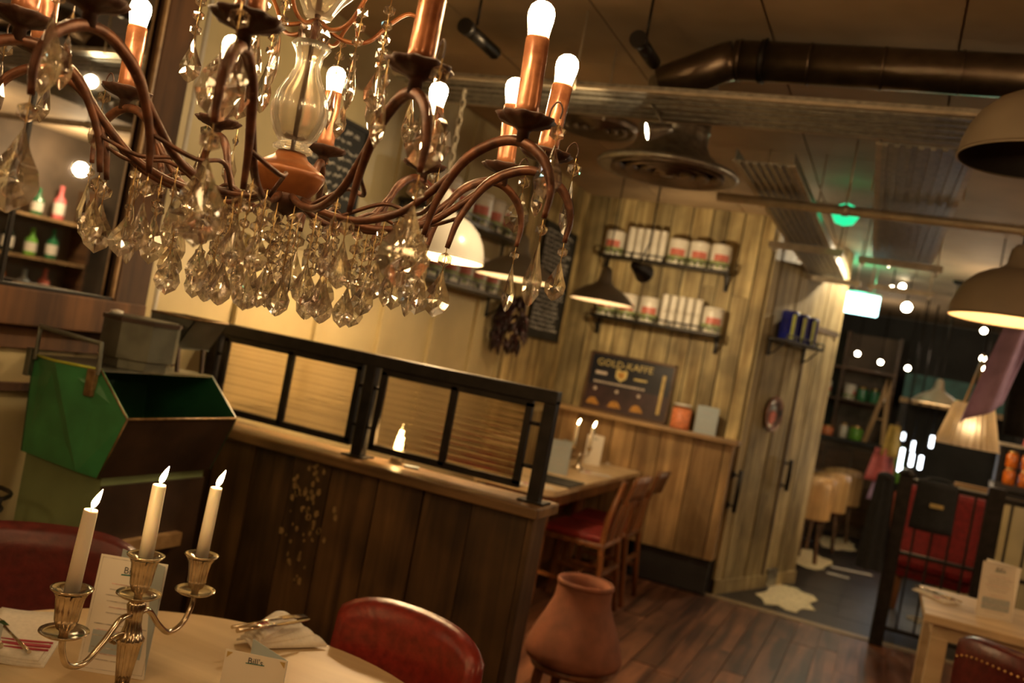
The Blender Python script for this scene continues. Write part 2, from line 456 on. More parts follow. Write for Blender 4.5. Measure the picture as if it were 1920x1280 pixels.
def dup(root, loc=None, rz=None, label=None):
    r = root.copy(); COL.objects.link(r)
    if loc is not None: r.location = loc
    if rz is not None: r.rotation_euler = (0, 0, rz)
    if label: r['label'] = label
    for ch in list(root.children):
        c = ch.copy(); COL.objects.link(c); c.parent = r
        for g in list(ch.children):
            d = g.copy(); COL.objects.link(d); d.parent = c
    return r


def T(x=0, y=0, z=0): return Matrix.Translation((x, y, z))
def RX(a): return Matrix.Rotation(a, 4, 'X')
def RY(a): return Matrix.Rotation(a, 4, 'Y')
def RZ(a): return Matrix.Rotation(a, 4, 'Z')


def curve_pts(ctrl, n=6):
    """Catmull-Rom through control points"""
    P = [Vector(p) for p in ctrl]; P = [P[0] * 2 - P[1]] + P + [P[-1] * 2 - P[-2]]
    out = []
    for i in range(1, len(P) - 2):
        for k in range(n):
            t = k / n
            a, b, c, d = P[i - 1], P[i], P[i + 1], P[i + 2]
            out.append(0.5 * ((2 * b) + (c - a) * t + (2 * a - 5 * b + 4 * c - d) * t * t + (3 * b - a - 3 * c + d) * t ** 3))
    out.append(P[-2])
    return out


def lettering(name, s, size, mt, parent, M, extrude=0.0004, align='CENTER', width=None):
    cu = bpy.data.curves.new(name, 'FONT'); cu.body = s; cu.size = size; cu.extrude = extrude
    cu.align_x = align; cu.align_y = 'CENTER'; cu.resolution_u = 2
    tmp = bpy.data.objects.new(name, cu)
    me = bpy.data.meshes.new_from_object(tmp)
    bpy.data.objects.remove(tmp); bpy.data.curves.remove(cu)
    if width:
        xs = [v.co.x for v in me.vertices]
        k = width / max(1e-6, max(xs) - min(xs))
        for v in me.vertices: v.co.x *= k
    me.transform(M)
    me.materials.clear(); me.materials.append(MT[mt])
    return obj(name, me, parent)


ORD = ['first', 'second', 'third', 'fourth', 'fifth', 'sixth', 'seventh', 'eighth', 'ninth', 'tenth', 'eleventh', 'twelfth', 'thirteenth', 'fourteenth']

# ================================================================== THE SETTING
XL, YB, XC, YP = -2.40, 6.80, -0.95, 2.80          # left wall, back wall, back wall's right corner, partition front
CEIL = 2.72

floor = struct(MB().box(XL - 0.1, 3.4, -2.6, 6.75, -0.10, -0.014).build('floor', 'floor'))
x = XL; k = 0
while x < 3.3:
    w = random.uniform(0.125, 0.155); y = 1.6 + random.uniform(-0.6, 0.3)
    while y < 6.68:
        y2 = min(y + random.uniform(1.5, 2.6), 6.68)
        if 6.68 - y2 < 0.4: y2 = 6.68
        dz = random.uniform(-0.0015, 0.0015)
        MB().box(x + 0.002, x + w - 0.002, y + 0.002, y2 - 0.002, -0.02, dz).build('plank', 'floor', floor)
        y = y2
    x += w
struct(MB().cbox((0.95, 6.73, -0.004), (4.7, 0.09, 0.02), bev=0.004).build('trim_1', 'floor_edge'), 'pale timber strip where planks meet black tiles')
floor2 = struct(MB().box(XL - 0.1, 3.4, 6.78, 13.1, -0.10, -0.012).build('floor', 'tile'))
for i in range(9):
    for j in range(15):
        xx, yy = -1.3 + i * 0.4, 6.79 + j * 0.4
        dz = random.uniform(-0.001, 0.001)
        MB().box(xx + 0.003, xx + 0.397, yy + 0.003, yy + 0.397, -0.014, dz).build('floor_tile', 'tile', floor2)


# pale ragged patches and white stripes on the black tiles
def ragged_patch(px, py, rx, ry, seed, label):
    c = at_h(px, py, 0.002); rnd = random.Random(seed); n = 18
    rad = [0.75 + 0.45 * rnd.random() for _ in range(n)]
    poly = [(math.cos(2 * PI * i / n) * rx * rad[i], math.sin(2 * PI * i / n) * ry * rad[i]) for i in range(n)]
    tag(MB().prism(poly, 0.0, 0.004, 'xy').build('cream_patch', 'ragged_patch', loc=(c.x, c.y, 0.002)), label, 'floor patch', 'cream patches on the black tiles')


ragged_patch(1475, 1120, 0.20, 0.46, 1, 'large cream ragged patch on black tiles beside the angled door')
ragged_patch(1512, 1046, 0.20, 0.50, 2, 'cream ragged patch on black tiles behind the largest one')
ragged_patch(1568, 1018, 0.20, 0.50, 3, 'cream ragged patch on black tiles below the far tan chairs')
ragged_patch(1612, 995, 0.14, 0.30, 4, 'small distant cream patch on black tiles near the black coat')
ragged_patch(1720, 1162, 0.07, 0.10, 5, 'small cream patch on the tiles behind the newel post')
for a, b, nm in (((1558, 1062), (1635, 1078), 'farther of two white stripes on the black tiles'), ((1550, 1073), (1592, 1084), 'nearer shorter white stripe on the black tiles')):
    p, q = at_h(*a, 0.003), at_h(*b, 0.003)
    tag(MB().bar(p, q, 0.07, 0.003).build('floor_stripe', 'white_pipe'), nm, 'floor stripe', 'white stripes on the black tiles')

ceiling = struct(MB().box(XL - 0.1, 3.4, -2.6, 13.1, CEIL + 0.014, CEIL + 0.1).build('ceiling', 'ceiling'))
for i in range(10):
    for j in range(8):
        xx, yy = XL + i * 0.6, 1.3 + j * 1.2
        MB().box(xx + 0.004, xx + 0.596, yy + 0.004, yy + 1.196, CEIL, CEIL + 0.02).build('ceiling_panel', 'ceiling', ceiling)

wall_left = struct(MB().box(XL - 0.1, XL, -2.6, 13.1, 0, CEIL).build('wall_left', 'cream'))
struct(MB().box(3.3, 3.4, -2.6, 13.1, 0, CEIL).build('wall_right', 'brownwall'))
struct(MB().box(XL, 3.3, 13.0, 13.1, 0, CEIL).build('wall_far', 'darkwall'))
struct(MB().box(XL, 3.3, -2.6, -2.5, 0, CEIL).build('wall_front', 'brownwall'))

# left wall: panel mouldings, a picture rail, cream strips near the mirror
def lw_bar(name, mt, y0, y1, z0, z1, d=0.018):
    return MB().box(XL - 0.002, XL + d, y0, y1, z0, z1).build(name, mt, wall_left)


lw_bar('moulding', 'cream', 2.56, 6.79, 1.72, 1.745)
lw_bar('moulding', 'cream', 2.56, 6.79, 1.03, 1.07, 0.03)
for yy in (2.95, 3.5, 4.05, 4.6, 5.15, 5.6):
    lw_bar('batten', 'cream', yy, yy + 0.05, 1.07, 1.72, 0.022)
for yy in (3.2, 3.95, 4.7, 5.45):
    lw_bar('batten', 'cream', yy, yy + 0.03, 1.745, 2.70, 0.012)
lw_bar('corner_strip', 'cream', 2.445, 2.475, 0.3, 2.71, 0.05)
lw_bar('shadow_gap', 'brownwall', 2.475, 2.49, 0.3, 2.71, 0.01)
MB().tube([(XL + 0.02, 2.515, 0.3), (XL + 0.02, 2.515, 2.71)], 0.011, 10).build('conduit', 'white_pipe', wall_left)
lw_bar('dark_rail', 'frame_wood', 0.6, 2.44, 1.08, 1.105, 0.02)
lw_bar('wood_band', 'frame_wood', 0.6, 2.44, 1.21, 1.29, 0.02)
for a, b in ((5.62, 5.80), (5.80, 5.97), (5.97, 6.15), (6.15, 6.31), (6.31, 6.47), (6.47, 6.64), (6.64, 6.79)):
    MB().box(XL - 0.002, XL + 0.022, a + 0.003, b - 0.003, 0.02, CEIL).build('board', 'pale_board', wall_left)

# back wall: upright reclaimed boards above, wider dado boards below, ledge between
wall_back = struct(MB().box(XL, XC, YB, YB + 0.1, 0, CEIL).build('wall_back', 'dark'))
x = XL + 0.022
while x < XC - 0.02:
    w = min(random.uniform(0.10, 0.17), XC - x)
    if XC - (x + w) < 0.05: w = XC - x
    d = random.uniform(0.018, 0.030)
    z0 = 1.05
    if random.random() < 0.5:
        zc = random.uniform(1.5, 2.4)
        MB().box(x + 0.005, x + w - 0.005, YB - d, YB + 0.01, z0, zc - 0.002).build('board', 'pale_board', wall_back)
        MB().box(x + 0.005, x + w - 0.005, YB - d - 0.003, YB + 0.01, zc, CEIL).build('board', 'pale_board', wall_back)
    else:
        MB().box(x + 0.005, x + w - 0.005, YB - d, YB + 0.01, z0, CEIL).build('board', 'pale_board', wall_back)
    x += w
YD = 6.66
x = XL + 0.022
for w in (0.14, 0.13, 0.15, 0.13, 0.17, 0.19, 0.235, 0.215, 0.10):
    x2 = min(x + w, XC)
    z0 = 0.25 if x2 > -1.52 else 0.03
    MB().box(x + 0.004, x2 - 0.004, YD, YB, z0, 1.075).build('board', 'dado_board', wall_back)
    x = x2
MB().cbox(((XL + XC) / 2 + 0.02, 6.70, 1.092), (XC - XL + 0.02, 0.21, 0.034), bev=0.006).build('ledge', 'ledge', wall_back)
vent = thing('floor_vent', 'black rectangular opening at the foot of the dado boards', 'vent', (-1.24, 6.70, 0.0))
MB().box(-0.28, 0.27, -0.02, 0.05, 0.005, 0.245).build('back_panel', 'dark', vent)
MB().box(-0.29, 0.28, -0.045, -0.02, 0.235, 0.250).build('top_edge', 'black_iron', vent)
MB().box(-0.29, 0.28, -0.045, -0.02, 0.0, 0.012).build('bottom_edge', 'black_iron', vent)

# angled side of the timber room, with two doors' handles
P0, P1 = Vector((XC, YB, 0)), Vector((-0.50, 8.02, 0))
AD = (P1 - P0); ALEN = AD.length; AD.normalize()
AN = Vector((AD.y, -AD.x, 0))                      # out of the face, towards the corridor
AROT = math.atan2(AD.y, AD.x)
wall_side = struct(MB().box(0, ALEN, 0.0, 0.1, 0, CEIL).build('wall_side', 'dark', loc=P0, rot=(0, 0, AROT)))
x = 0.0
while x < ALEN:
    w = min(random.uniform(0.10, 0.16), ALEN - x)
    if ALEN - (x + w) < 0.04: w = ALEN - x
    MB().box(x + 0.003, x + w - 0.003, -random.uniform(0.02, 0.03), 0.01, 0.10, CEIL).build('board', 'grey_board', wall_side)
    x += w
MB().box(0.0, ALEN, -0.036, -0.02, 0.0, 0.10).build('kick_board', 'grey_board', wall_side)
MB().box(0.78, 0.94, -0.042, -0.024, 0.0, 0.14).build('kick_plate', 'steel', wall_side)
MB().box(0.70, 0.725, -0.036, -0.02, 0.1, 2.02).build('door_jamb', 'brownwall', wall_side)
MB().box(0.70, 1.25, -0.036, -0.02, 2.02, 2.06).build('door_lintel', 'brownwall', wall_side)
struct(MB().box(XL, -0.50, 8.0, 8.1, 0, CEIL).build('wall_return', 'brownwall'))


def on_side(px, py, off=0.0):
    return _cut(px, py, P0 + AN * off, AN)


for px, py, z1, lab in ((1371, 918, 0.30, 'black iron pull handle on the timber corner below the ledge'), (1468, 888, 0.24, 'black iron pull handle on the angled plank door beneath the plate')):
    c = on_side(px, py, 0.03)
    h = thing('pull_handle', lab, 'handle', c, AROT, 'iron pull handles')
    MB().tube([(0, -0.05, -z1 / 2), (0, -0.052, 0), (0, -0.05, z1 / 2)], 0.017, 8).build('grip', 'black_iron', h)
    for s in (-1, 1):
        MB().tube([(0, 0.0, s * z1 * 0.36), (0, -0.05, s * z1 * 0.36)], 0.008, 8).build('standoff', 'black_iron', h)
        MB().cbox((0, 0.002, s * z1 * 0.36), (0.03, 0.006, 0.05)).build('back_plate', 'black_iron', h)
c = on_side(1447, 775, 0.032)
pl = thing('wall_plate', 'round dark painted plate hung on the angled plank wall', 'plate', c, AROT)
MB().lathe([(0.0, 0.004), (0.07, 0.004), (0.085, 0.012), (0.125, 0.024), (0.13, 0.022), (0.09, 0.004), (0.07, -0.002), (0, -0.002)], 28, RX(PI / 2)).build('dish', 'plate_dark', pl)
MB().lathe([(0.122, 0.022), (0.132, 0.026), (0.134, 0.022), (0.128, 0.018)], 28, RX(PI / 2)).build('rim', 'copper_wood', pl)
MB().prism([(-0.045, -0.06), (0.0, -0.08), (0.05, -0.05), (0.055, 0.0), (0.01, 0.025), (-0.04, 0.0)], -0.010, -0.005, 'xz').build('painted_motif', 'tin_red', pl)
MB().prism([(-0.05, 0.02), (0.0, 0.03), (0.045, 0.015), (0.04, 0.055), (-0.02, 0.07)], -0.010, -0.005, 'xz').build('painted_motif', 'paper_blue', pl)

# ------------------------------------------------------------------ partition with glazed screen
part = thing('plank_partition', 'low dark plank partition with a worn timber ledge', 'partition', (0, 0, 0))
MB().box(XL, -0.985, YP + 0.02, YP + 0.11, 0, 0.965).build('core', 'part_board', part)
x = XL
for w in (0.16, 0.18, 0.17, 0.16, 0.19, 0.175, 0.18, 0.205):
    x2 = min(x + w, -0.985)
    MB().box(x + 0.003, x2 - 0.003, YP + random.uniform(-0.004, 0.004), YP + 0.022, 0, 0.965).build('board', 'part_board', part)
    x = x2
MB().box(-0.985, -0.965, YP - 0.004, YP + 0.115, 0, 0.965).build('end_board', 'part_board', part)
MB().cbox(((XL - 0.945) / 2, YP + 0.06, 0.983), (-0.945 - XL, 0.21, 0.036), bev=0.006).build('ledge', 'part_ledge', part)
# scraps of old paint on one board
pr = random.Random(5)
MT['flake'] = mat('old_paint_flakes', (0.34, 0.22, 0.09), 0.6, noise=60, amt=0.4)
fl = MB()
for k in range(60):
    a, b = pr.gauss(-1.80, 0.055), pr.uniform(0.52, 0.95)
    s = pr.uniform(0.004, 0.013)
    ang = pr.uniform(0, PI)
    fl.prism([(a + s * math.cos(t + ang) * pr.uniform(.5, 1), b + 1.6 * s * math.sin(t + ang) * pr.uniform(.5, 1)) for t in (0, 1.3, 2.5, 3.7, 5)], YP - 0.0055, YP - 0.003, 'xz')
o = fl.build('paint_flakes', 'flake', part); o['kind'] = 'stuff'

scr = thing('glazed_screen', 'black iron framed screen of ribbed glass panes on the partition ledge', 'screen', (0, 0, 1.001))
YS = YP + 0.06
for xx in (-1.0, -1.676, XL + 0.03):
    MB().cbox((xx, YS, 0.17), (0.042, 0.042, 0.34), bev=0.003).build('post', 'black_iron', scr)
    MB().cbox((xx, YS, 0.004), (0.09, 0.08, 0.006), bev=0.001).build('foot_plate', 'black_iron', scr)
MB().cbox(((XL - 0.979) / 2, YS, 0.345), (-0.979 - XL, 0.046, 0.044), bev=0.003).build('top_rail', 'black_iron', scr)
for x0, x1, gl in ((-1.637, -1.062, 'reed_g'), (-2.33, -1.715, 'reed_v')):
    f = MB().cbox(((x0 + x1) / 2, YS, 0.312), (x1 - x0, 0.022, 0.022)).build('sash_rail', 'black_iron', scr)
    MB().cbox(((x0 + x1) / 2, YS, 0.045), (x1 - x0, 0.022, 0.022)).build('sash_rail', 'black_iron', scr)
    xm = (x0 + x1) / 2
    for xx in (x0 + 0.011, xm, x1 - 0.011):
        MB().cbox((xx, YS, 0.178), (0.022, 0.022, 0.27)).build('sash_stile', 'black_iron', scr)
    for a, b in ((x0 + 0.02, xm - 0.009), (xm + 0.009, x1 - 0.02)):
        MB().box(a, b, YS - 0.003, YS + 0.003, 0.054, 0.303).build('glass_pane', gl, scr)
    for xx in (x0 - 0.012, x1 + 0.012):
        for zz in (0.11, 0.25):
            MB().tube([(xx - 0.022, YS, zz), (xx + 0.022, YS, zz)], 0.007, 8).build('hinge_pin', 'black_iron', scr)

# ------------------------------------------------------------------ mirror on the left wall
mr = thing('framed_mirror', 'large wall mirror in a wide dark wooden frame', 'mirror', (XL, 0, 0))
MB().box(0.0, 0.03, 0.85, 2.315, 1.38, 2.62).build('mirror_glass', 'mirror', mr)
MB().cbox((0.03, 2.37, 1.98), (0.06, 0.14, 1.40), bev=0.006).build('frame_stile', 'frame_wood', mr)
MB().cbox((0.03, 0.80, 1.98), (0.06, 0.14, 1.40), bev=0.006).build('frame_stile', 'frame_wood', mr)
MB().cbox((0.032, 1.585, 1.335), (0.064, 1.71, 0.11), bev=0.006).build('frame_rail', 'frame_wood', mr)
MB().cbox((0.032, 1.585, 2.66), (0.064, 1.71, 0.10), bev=0.006).build('frame_rail', 'frame_wood', mr)
MB().cbox((0.05, 2.296, 2.0), (0.012, 0.012, 1.22), bev=0.002).build('inner_bead', 'ledge', mr)
MB().cbox((0.05, 1.58, 1.394), (0.012, 1.44, 0.012), bev=0.002).build('bead', 'black_iron', mr)
MB().cbox((0.034, 1.90, 1.99), (0.006, 0.012, 1.2), bev=0.001).build('glass_joint', 'black_iron', mr)

# ================================================================== CHANDELIER
CH = Vector((-0.819, 1.0685, 0))
ch = thing('chandelier', 'rusty iron chandelier with electric candles and cut crystal drops', 'chandelier', (CH.x, CH.y, 0))

# cut stones
def bead_mesh(name, r):
    bm = bmesh.new(); bmesh.ops.create_icosphere(bm, subdivisions=1, radius=r)
    for v in bm.verts: v.co.z *= 0.92
    me = bpy.data.meshes.new(name); bm.to_mesh(me); bm.free()
    me.materials.append(MT['crystal']); return me


def leaf_mesh(name, w, h, t, scallop=0.0, n=16, belly=0.62):
    """a hanging cut drop, pointed at both ends, widest at 'belly' of its height, faceted on both faces"""
    out = []
    for i in range(n):
        a = 2 * PI * i / n
        s = 0.5 - 0.5 * math.cos(a)              # 0 top, 1 bottom
        wid = (s / belly) ** 1.25 if s < belly else math.cos((s - belly) / (1 - belly) * PI / 2) ** 0.75
        x = w / 2 * wid * (1 if i <= n // 2 else -1)
        if i % (n // 2) == 0: x = 0
        k = 1 - scallop * (i % 2)
        out.append((x * k, -s * h * (1 - 0.25 * scallop * (i % 2))))
    cyy = -belly * h
    inn = [(x * 0.55, cyy + (y - cyy) * 0.55) for x, y in out]
    v = [(x, 0, y) for x, y in out]
    for sgn in (1, -1):
        v += [(x, sgn * t * 0.5 * 0.62, y) for x, y in inn] + [(0, sgn * t * 0.5, cyy)]
    f = []
    for q, base in ((0, n), (1, 2 * n + 1)):
        c = base + n
        for i in range(n):
            j = (i + 1) % n
            A = [(i, j, base + i), (j, base + j, base + i), (base + i, base + j, c)]
            f += [tuple(reversed(x)) if q else x for x in A]
    me = bpy.data.meshes.new(name); me.from_pydata(v, [], f)
    me.materials.append(MT['crystal'])
    bm = bmesh.new(); bm.from_mesh(me); bmesh.ops.remove_doubles(bm, verts=bm.verts, dist=1e-5)
    bmesh.ops.recalc_face_normals(bm, faces=bm.faces); bm.to_mesh(me); bm.free()
    return me


BEAD_L, BEAD_M, BEAD_S = bead_mesh('crystal_bead', 0.0115), bead_mesh('crystal_bead', 0.0085), bead_mesh('crystal_bead', 0.006)
LEAF_L = leaf_mesh('crystal_drop', 0.062, 0.092, 0.020, 0.07)
LEAF_M = leaf_mesh('crystal_drop', 0.046, 0.072, 0.017, 0.07)
LEAF_S = leaf_mesh('crystal_drop', 0.038, 0.058, 0.015, 0.07)
SPEAR = leaf_mesh('crystal_drop', 0.026, 0.085, 0.014, 0.03, 14, 0.66)
PEAR = leaf_mesh('crystal_drop', 0.034, 0.062, 0.018, 0.0, 14, 0.66)
DIAM = leaf_mesh('crystal_bead', 0.012, 0.022, 0.009, 0.0, 8, 0.5)


def strand(x, y, z, beads, drop, gap=0.0035, turn=None, wire_r=0.0007):
    """beads (mesh, height) then a drop, hanging from a wire at x, y, z"""
    st_len = 0.006 + sum(h + gap for _, h in beads)
    ang = random.uniform(0, PI) if turn is None else turn
    st = MB().tube([(0, 0, 0.004), (0, 0, -st_len - 0.003)], wire_r, 4).build('crystal_strand', 'brass', ch, (x, y, z), (0, 0, ang))
    zz = -0.006
    for me, h in beads:
        up = me is DIAM
        obj('bead', me, st, (0, 0, zz if up else zz - h / 2), (0, 0, random.uniform(0, PI)))
        zz -= h + gap
    if drop is not None:
        obj('drop', drop, st, (0, 0, zz + 0.002), (random.uniform(-0.05, 0.05), random.uniform(-0.05, 0.05), 0))
    return st


BL, BM_, BS, DI = (BEAD_L, 0.0215), (BEAD_M, 0.016), (BEAD_S, 0.011), (DIAM, 0.022)

# turned middle, glass vase and upper cup
MB().lathe([(0.0, 1.604), (0.004, 1.606), (0.006, 1.614), (0.014, 1.618), (0.030, 1.624), (0.036, 1.634), (0.034, 1.642)], 32).build('hub', 'rust_dark', ch)
MB().lathe([(0.034, 1.642), (0.044, 1.655), (0.0505, 1.668), (0.0515, 1.674), (0.049, 1.678), (0.036, 1.686), (0.024, 1.694), (0.019, 1.702), (0.0, 1.704)], 36).build('turned_dish', 'copper_wood', ch)


def ribs(k, r, z): return r * (1 + 0.035 * math.cos(k * 2 * PI * 10 / 60))


MB().lathe([(0.0, 1.703), (0.026, 1.703), (0.027, 1.709), (0.020, 1.714), (0.030, 1.728), (0.0375, 1.748), (0.0385, 1.762), (0.034, 1.782), (0.023, 1.804), (0.0165, 1.822), (0.018, 1.838), (0.027, 1.852), (0.024, 1.856), (0.014, 1.842), (0.012, 1.822), (0.016, 1.804), (0.028, 1.78), (0.032, 1.76), (0.030, 1.745), (0.02, 1.722), (0.0, 1.716)], 60, flute=ribs).build('glass_vase', 'vase_glass', ch)
MB().tube([(0, 0, 1.60), (0, 0, 2.05)], 0.004, 8).build('centre_rod', 'rust', ch)
bm_ = bmesh.new(); bmesh.ops.create_icosphere(bm_, subdivisions=2, radius=0.0235)
me_ = bpy.data.meshes.new('glass_ball'); bm_.to_mesh(me_); bm_.free(); me_.materials.append(MT['crystal'])
obj('glass_ball', me_, ch, (0, 0, 1.868))


def petals(k, r, z): return r * (1 + (0.10 if z > 1.92 else 0.04) * math.cos(k * 2 * PI * 8 / 48))


MB().lathe([(0.0, 1.892), (0.018, 1.892), (0.022, 1.90), (0.030, 1.915), (0.046, 1.938), (0.056, 1.948), (0.054, 1.952), (0.040, 1.942), (0.024, 1.918), (0.014, 1.902), (0.0, 1.90)], 48, flute=petals).build('glass_cup', 'vase_glass', ch)
MB().lathe([(0.0, 1.95), (0.012, 1.955), (0.03, 1.975), (0.034, 2.0), (0.02, 2.04), (0.008, 2.06), (0.0, 2.06)], 32, flute=ribs).build('upper_glass_vase', 'vase_glass', ch)
MB().tube(curve_pts([(0.0, 0, 2.05), (0.02, 0, 2.075), (0.0, 0, 2.10), (-0.02, 0, 2.075), (0.0, 0, 2.05)], 6), 0.003, 6).build('hanging_ring', 'rust', ch)
ln = 2.10
while ln < CEIL - 0.02:
    M_ = T(0, 0, ln) @ RZ(0 if int((ln - 2.1) / 0.028) % 2 else PI / 2)
    MB().tube([M_ @ Vector((0.009 * math.cos(t), 0, 0.014 + 0.018 * math.sin(t))) for t in [2 * PI * q / 10 for q in range(11)]], 0.002, 5).build('chain_link', 'rust', ch)
    ln += 0.028

# twelve arms
ARM0 = R(27.4)
arch = curve_pts([(0.236, 0, 1.615), (0.246, 0, 1.662), (0.274, 0, 1.714), (0.315, 0, 1.742), (0.352, 0, 1.745), (0.386, 0, 1.724), (0.401, 0, 1.690), (0.399, 0, 1.655)], 5)
arm_in = curve_pts([(0.030, 0, 1.640), (0.075, 0, 1.626), (0.135, 0, 1.622), (0.195, 0, 1.640), (0.240, 0, 1.676), (0.284, 0, 1.722)], 5)
na = len(arch)
arm_m = MB().tube(arch, [0.0036 + 0.0034 * min(1, 3.2 * min(i, na - 1 - i) / na) for i in range(na)], 8)
arm_m.tube(arm_in, 0.0052, 8)
arm_m.tube(curve_pts([(0.10, 0.0, 1.624), (0.15, 0.026, 1.652), (0.20, 0.03, 1.644), (0.245, 0.0, 1.66)], 5), 0.003, 6)
ARM = arm_m.mesh('arm', 'rust')


def scal(k, r, z): return r * (1 + 0.07 * math.cos(k * 2 * PI * 10 / 40)) if r > 0.02 else r


PAN = MB().lathe([(0.0, 1.742), (0.008, 1.744), (0.0075, 1.758), (0.012, 1.762), (0.030, 1.768), (0.037, 1.775), (0.036, 1.777), (0.028, 1.771), (0.0, 1.768)], 40, flute=scal).mesh('drip_pan', 'rust_dark')
SLV = MB().lathe([(0.0, 1.768), (0.0152, 1.769), (0.0152, 1.79), (0.0148, 1.83), (0.0150, 1.872), (0.0138, 1.8755), (0.0, 1.8755)], 20).mesh('candle_sleeve', 'sleeve')
BLB = MB().lathe([(0.0125, 1.8745), (0.0138, 1.884), (0.0162, 1.897), (0.0166, 1.905), (0.0145, 1.9125), (0.0095, 1.9175), (0.0045, 1.9195), (0.0, 1.920)], 16).mesh('bulb', 'bulb')
HOOK = MB().tube(curve_pts([(0.378, 0.004, 1.772), (0.380, 0.004, 1.790), (0.388, 0.004, 1.799), (0.395, 0.004, 1.790), (0.394, 0.004, 1.778)], 5), 0.0012, 6).mesh('wire_hook', 'rust_dark')
for k in range(12):
    a = ARM0 + k * PI / 6 + random.uniform(-0.03, 0.03)
    ao = obj('arm', ARM, ch, (0, 0, random.uniform(-0.003, 0.003)), (0, 0, a))
    pan = obj('drip_pan', PAN, ao)
    lean = random.uniform(-0.05, 0.05), random.uniform(-0.05, 0.05)
    for nm, me in (('candle_sleeve', SLV), ('bulb', BLB)):
        o = obj(nm, me.copy() if False else me, ao)
        o.matrix_local = T(0.35, 0, 1.77) @ RX(lean[0]) @ RY(lean[1]) @ T(0, 0, -1.77)
    pan.matrix_local = T(0.35, 0, 0)
    obj('wire_hook', HOOK, ao)
    ca, sa = math.cos(a), math.sin(a)

    def pol(r, t=0.0, z=0.0): return (r * ca - t * sa, r * sa + t * ca, z)
    near = k in (7, 8, 9, 10)
    face = YAW + random.uniform(-0.35, 0.35)
    strand(*pol(0.236, 0, 1.613), [BL], PEAR if near else LEAF_M, turn=face)
    strand(*pol(0.399, 0, 1.653), [BL] if near else [BM_], LEAF_L if near else (SPEAR if k % 2 else PEAR), turn=face + 0.3)
    strand(*pol(0.394, 0.004, 1.776), [BL], LEAF_L if near else (LEAF_M if k % 2 else SPEAR), turn=face - 0.2)
    if k % 2 == 0:
        strand(*pol(0.345, -0.033, 1.767), [DI], PEAR)
    strand(*pol(0.135, 0, 1.615), [BM_] * (4 if k % 2 else 3), LEAF_S, turn=face)
    strand(*pol(0.080, 0.01 if k % 2 else -0.01, 1.618), [BL] * 3 if k % 2 else [BM_] * 4, LEAF_S if k % 2 else PEAR, turn=face + 0.5)
    strand(*pol(0.195, 0, 1.634), [BM_, DI, BS] if k % 2 else [BS, DI], LEAF_S if k % 3 else SPEAR)
    if k % 2:
        strand(*pol(0.165, 0.012, 1.622), [BM_, BM_], LEAF_S, turn=face - 0.4)
strand(0, 0, 1.606, [BL] * 4, None)
# upper tier of thin arms with bead chains
UP = MB().tube(curve_pts([(0.006, 0, 1.886), (0.04, 0, 1.872), (0.075, 0, 1.880), (0.10, 0, 1.912), (0.125, 0, 1.935), (0.148, 0, 1.925), (0.152, 0, 1.905)], 5), 0.0032, 6).mesh('upper_arm', 'copper_wood')
for k in range(6):
    a = ARM0 + 0.26 + k * PI / 3
    obj('upper_arm', UP, ch, None, (0, 0, a))
    strand(0.152 * math.cos(a), 0.152 * math.sin(a), 1.903, [BM_] * 4, PEAR if k % 2 else LEAF_M)
    strand(0.098 * math.cos(a), 0.098 * math.sin(a), 1.905, [BM_] * 3, SPEAR)

# ================================================================== ROUND TABLE AND WHAT STANDS ON IT
TB = Vector((-1.07, 1.29, 0))
tb = thing('round_table', 'round pale wooden table with the silver candelabra on it', 'table', TB)
MB().lathe([(0.0, 0.718), (0.545, 0.718), (0.558, 0.724), (0.562, 0.735), (0.558, 0.746), (0.550, 0.750), (0.0, 0.750)], 72, smooth=False).build('table_top', 'table', tb)
MB().lathe([(0.0, 0.0), (0.26, 0.0), (0.26, 0.02), (0.06, 0.04), (0.045, 0.08), (0.045, 0.66), (0.12, 0.70), (0.14, 0.718), (0.0, 0.718)], 32).build('pedestal', 'black_iron', tb)

CD = Vector((-1.12, 1.274, 0.75))
CR_ = math.atan2(0.3247, -0.0257)
cd = thing('candelabra', 'tarnished silver three branch candelabra with fluted cups', 'candelabra', CD, CR_)


def fl12(k, r, z): return r * (1 + 0.085 * math.cos(k * 2 * PI * 14 / 56))


MB().lathe([(0.0, 0.0), (0.060, 0.0), (0.062, 0.006), (0.050, 0.012), (0.030, 0.020), (0.016, 0.034), (0.012, 0.05), (0.0, 0.05)], 40).build('foot', 'silver', cd)
MB().lathe([(0.0, 0.048), (0.011, 0.05), (0.013, 0.07), (0.017, 0.105), (0.0185, 0.118), (0.021, 0.122), (0.0215, 0.128), (0.017, 0.134), (0.013, 0.15), (0.012, 0.17), (0.015, 0.186), (0.010, 0.196), (0.0, 0.198)], 56, flute=fl12).build('stem', 'silver', cd)
CUP = MB().lathe([(0.0, 0.0), (0.006, 0.0), (0.007, 0.006), (0.012, 0.010), (0.0165, 0.022), (0.018, 0.04), (0.020, 0.058), (0.024, 0.066)], 56, flute=fl12)
CUP.lathe([(0.024, 0.066), (0.031, 0.071), (0.032, 0.0735), (0.029, 0.074), (0.016, 0.069), (0.0125, 0.066), (0.0, 0.062)], 40)
CUP = CUP.mesh('candle_cup', 'silver')
DISH = MB().lathe([(0.0, -0.003), (0.012, -0.002), (0.030, 0.002), (0.0375, 0.007), (0.037, 0.0085), (0.029, 0.005), (0.010, 0.002), (0.0, 0.002)], 40).mesh('drip_dish', 'silver')
obj('drip_dish', DISH, cd, (0, 0, 0.198)); obj('candle_cup', CUP, cd, (0, 0, 0.2))
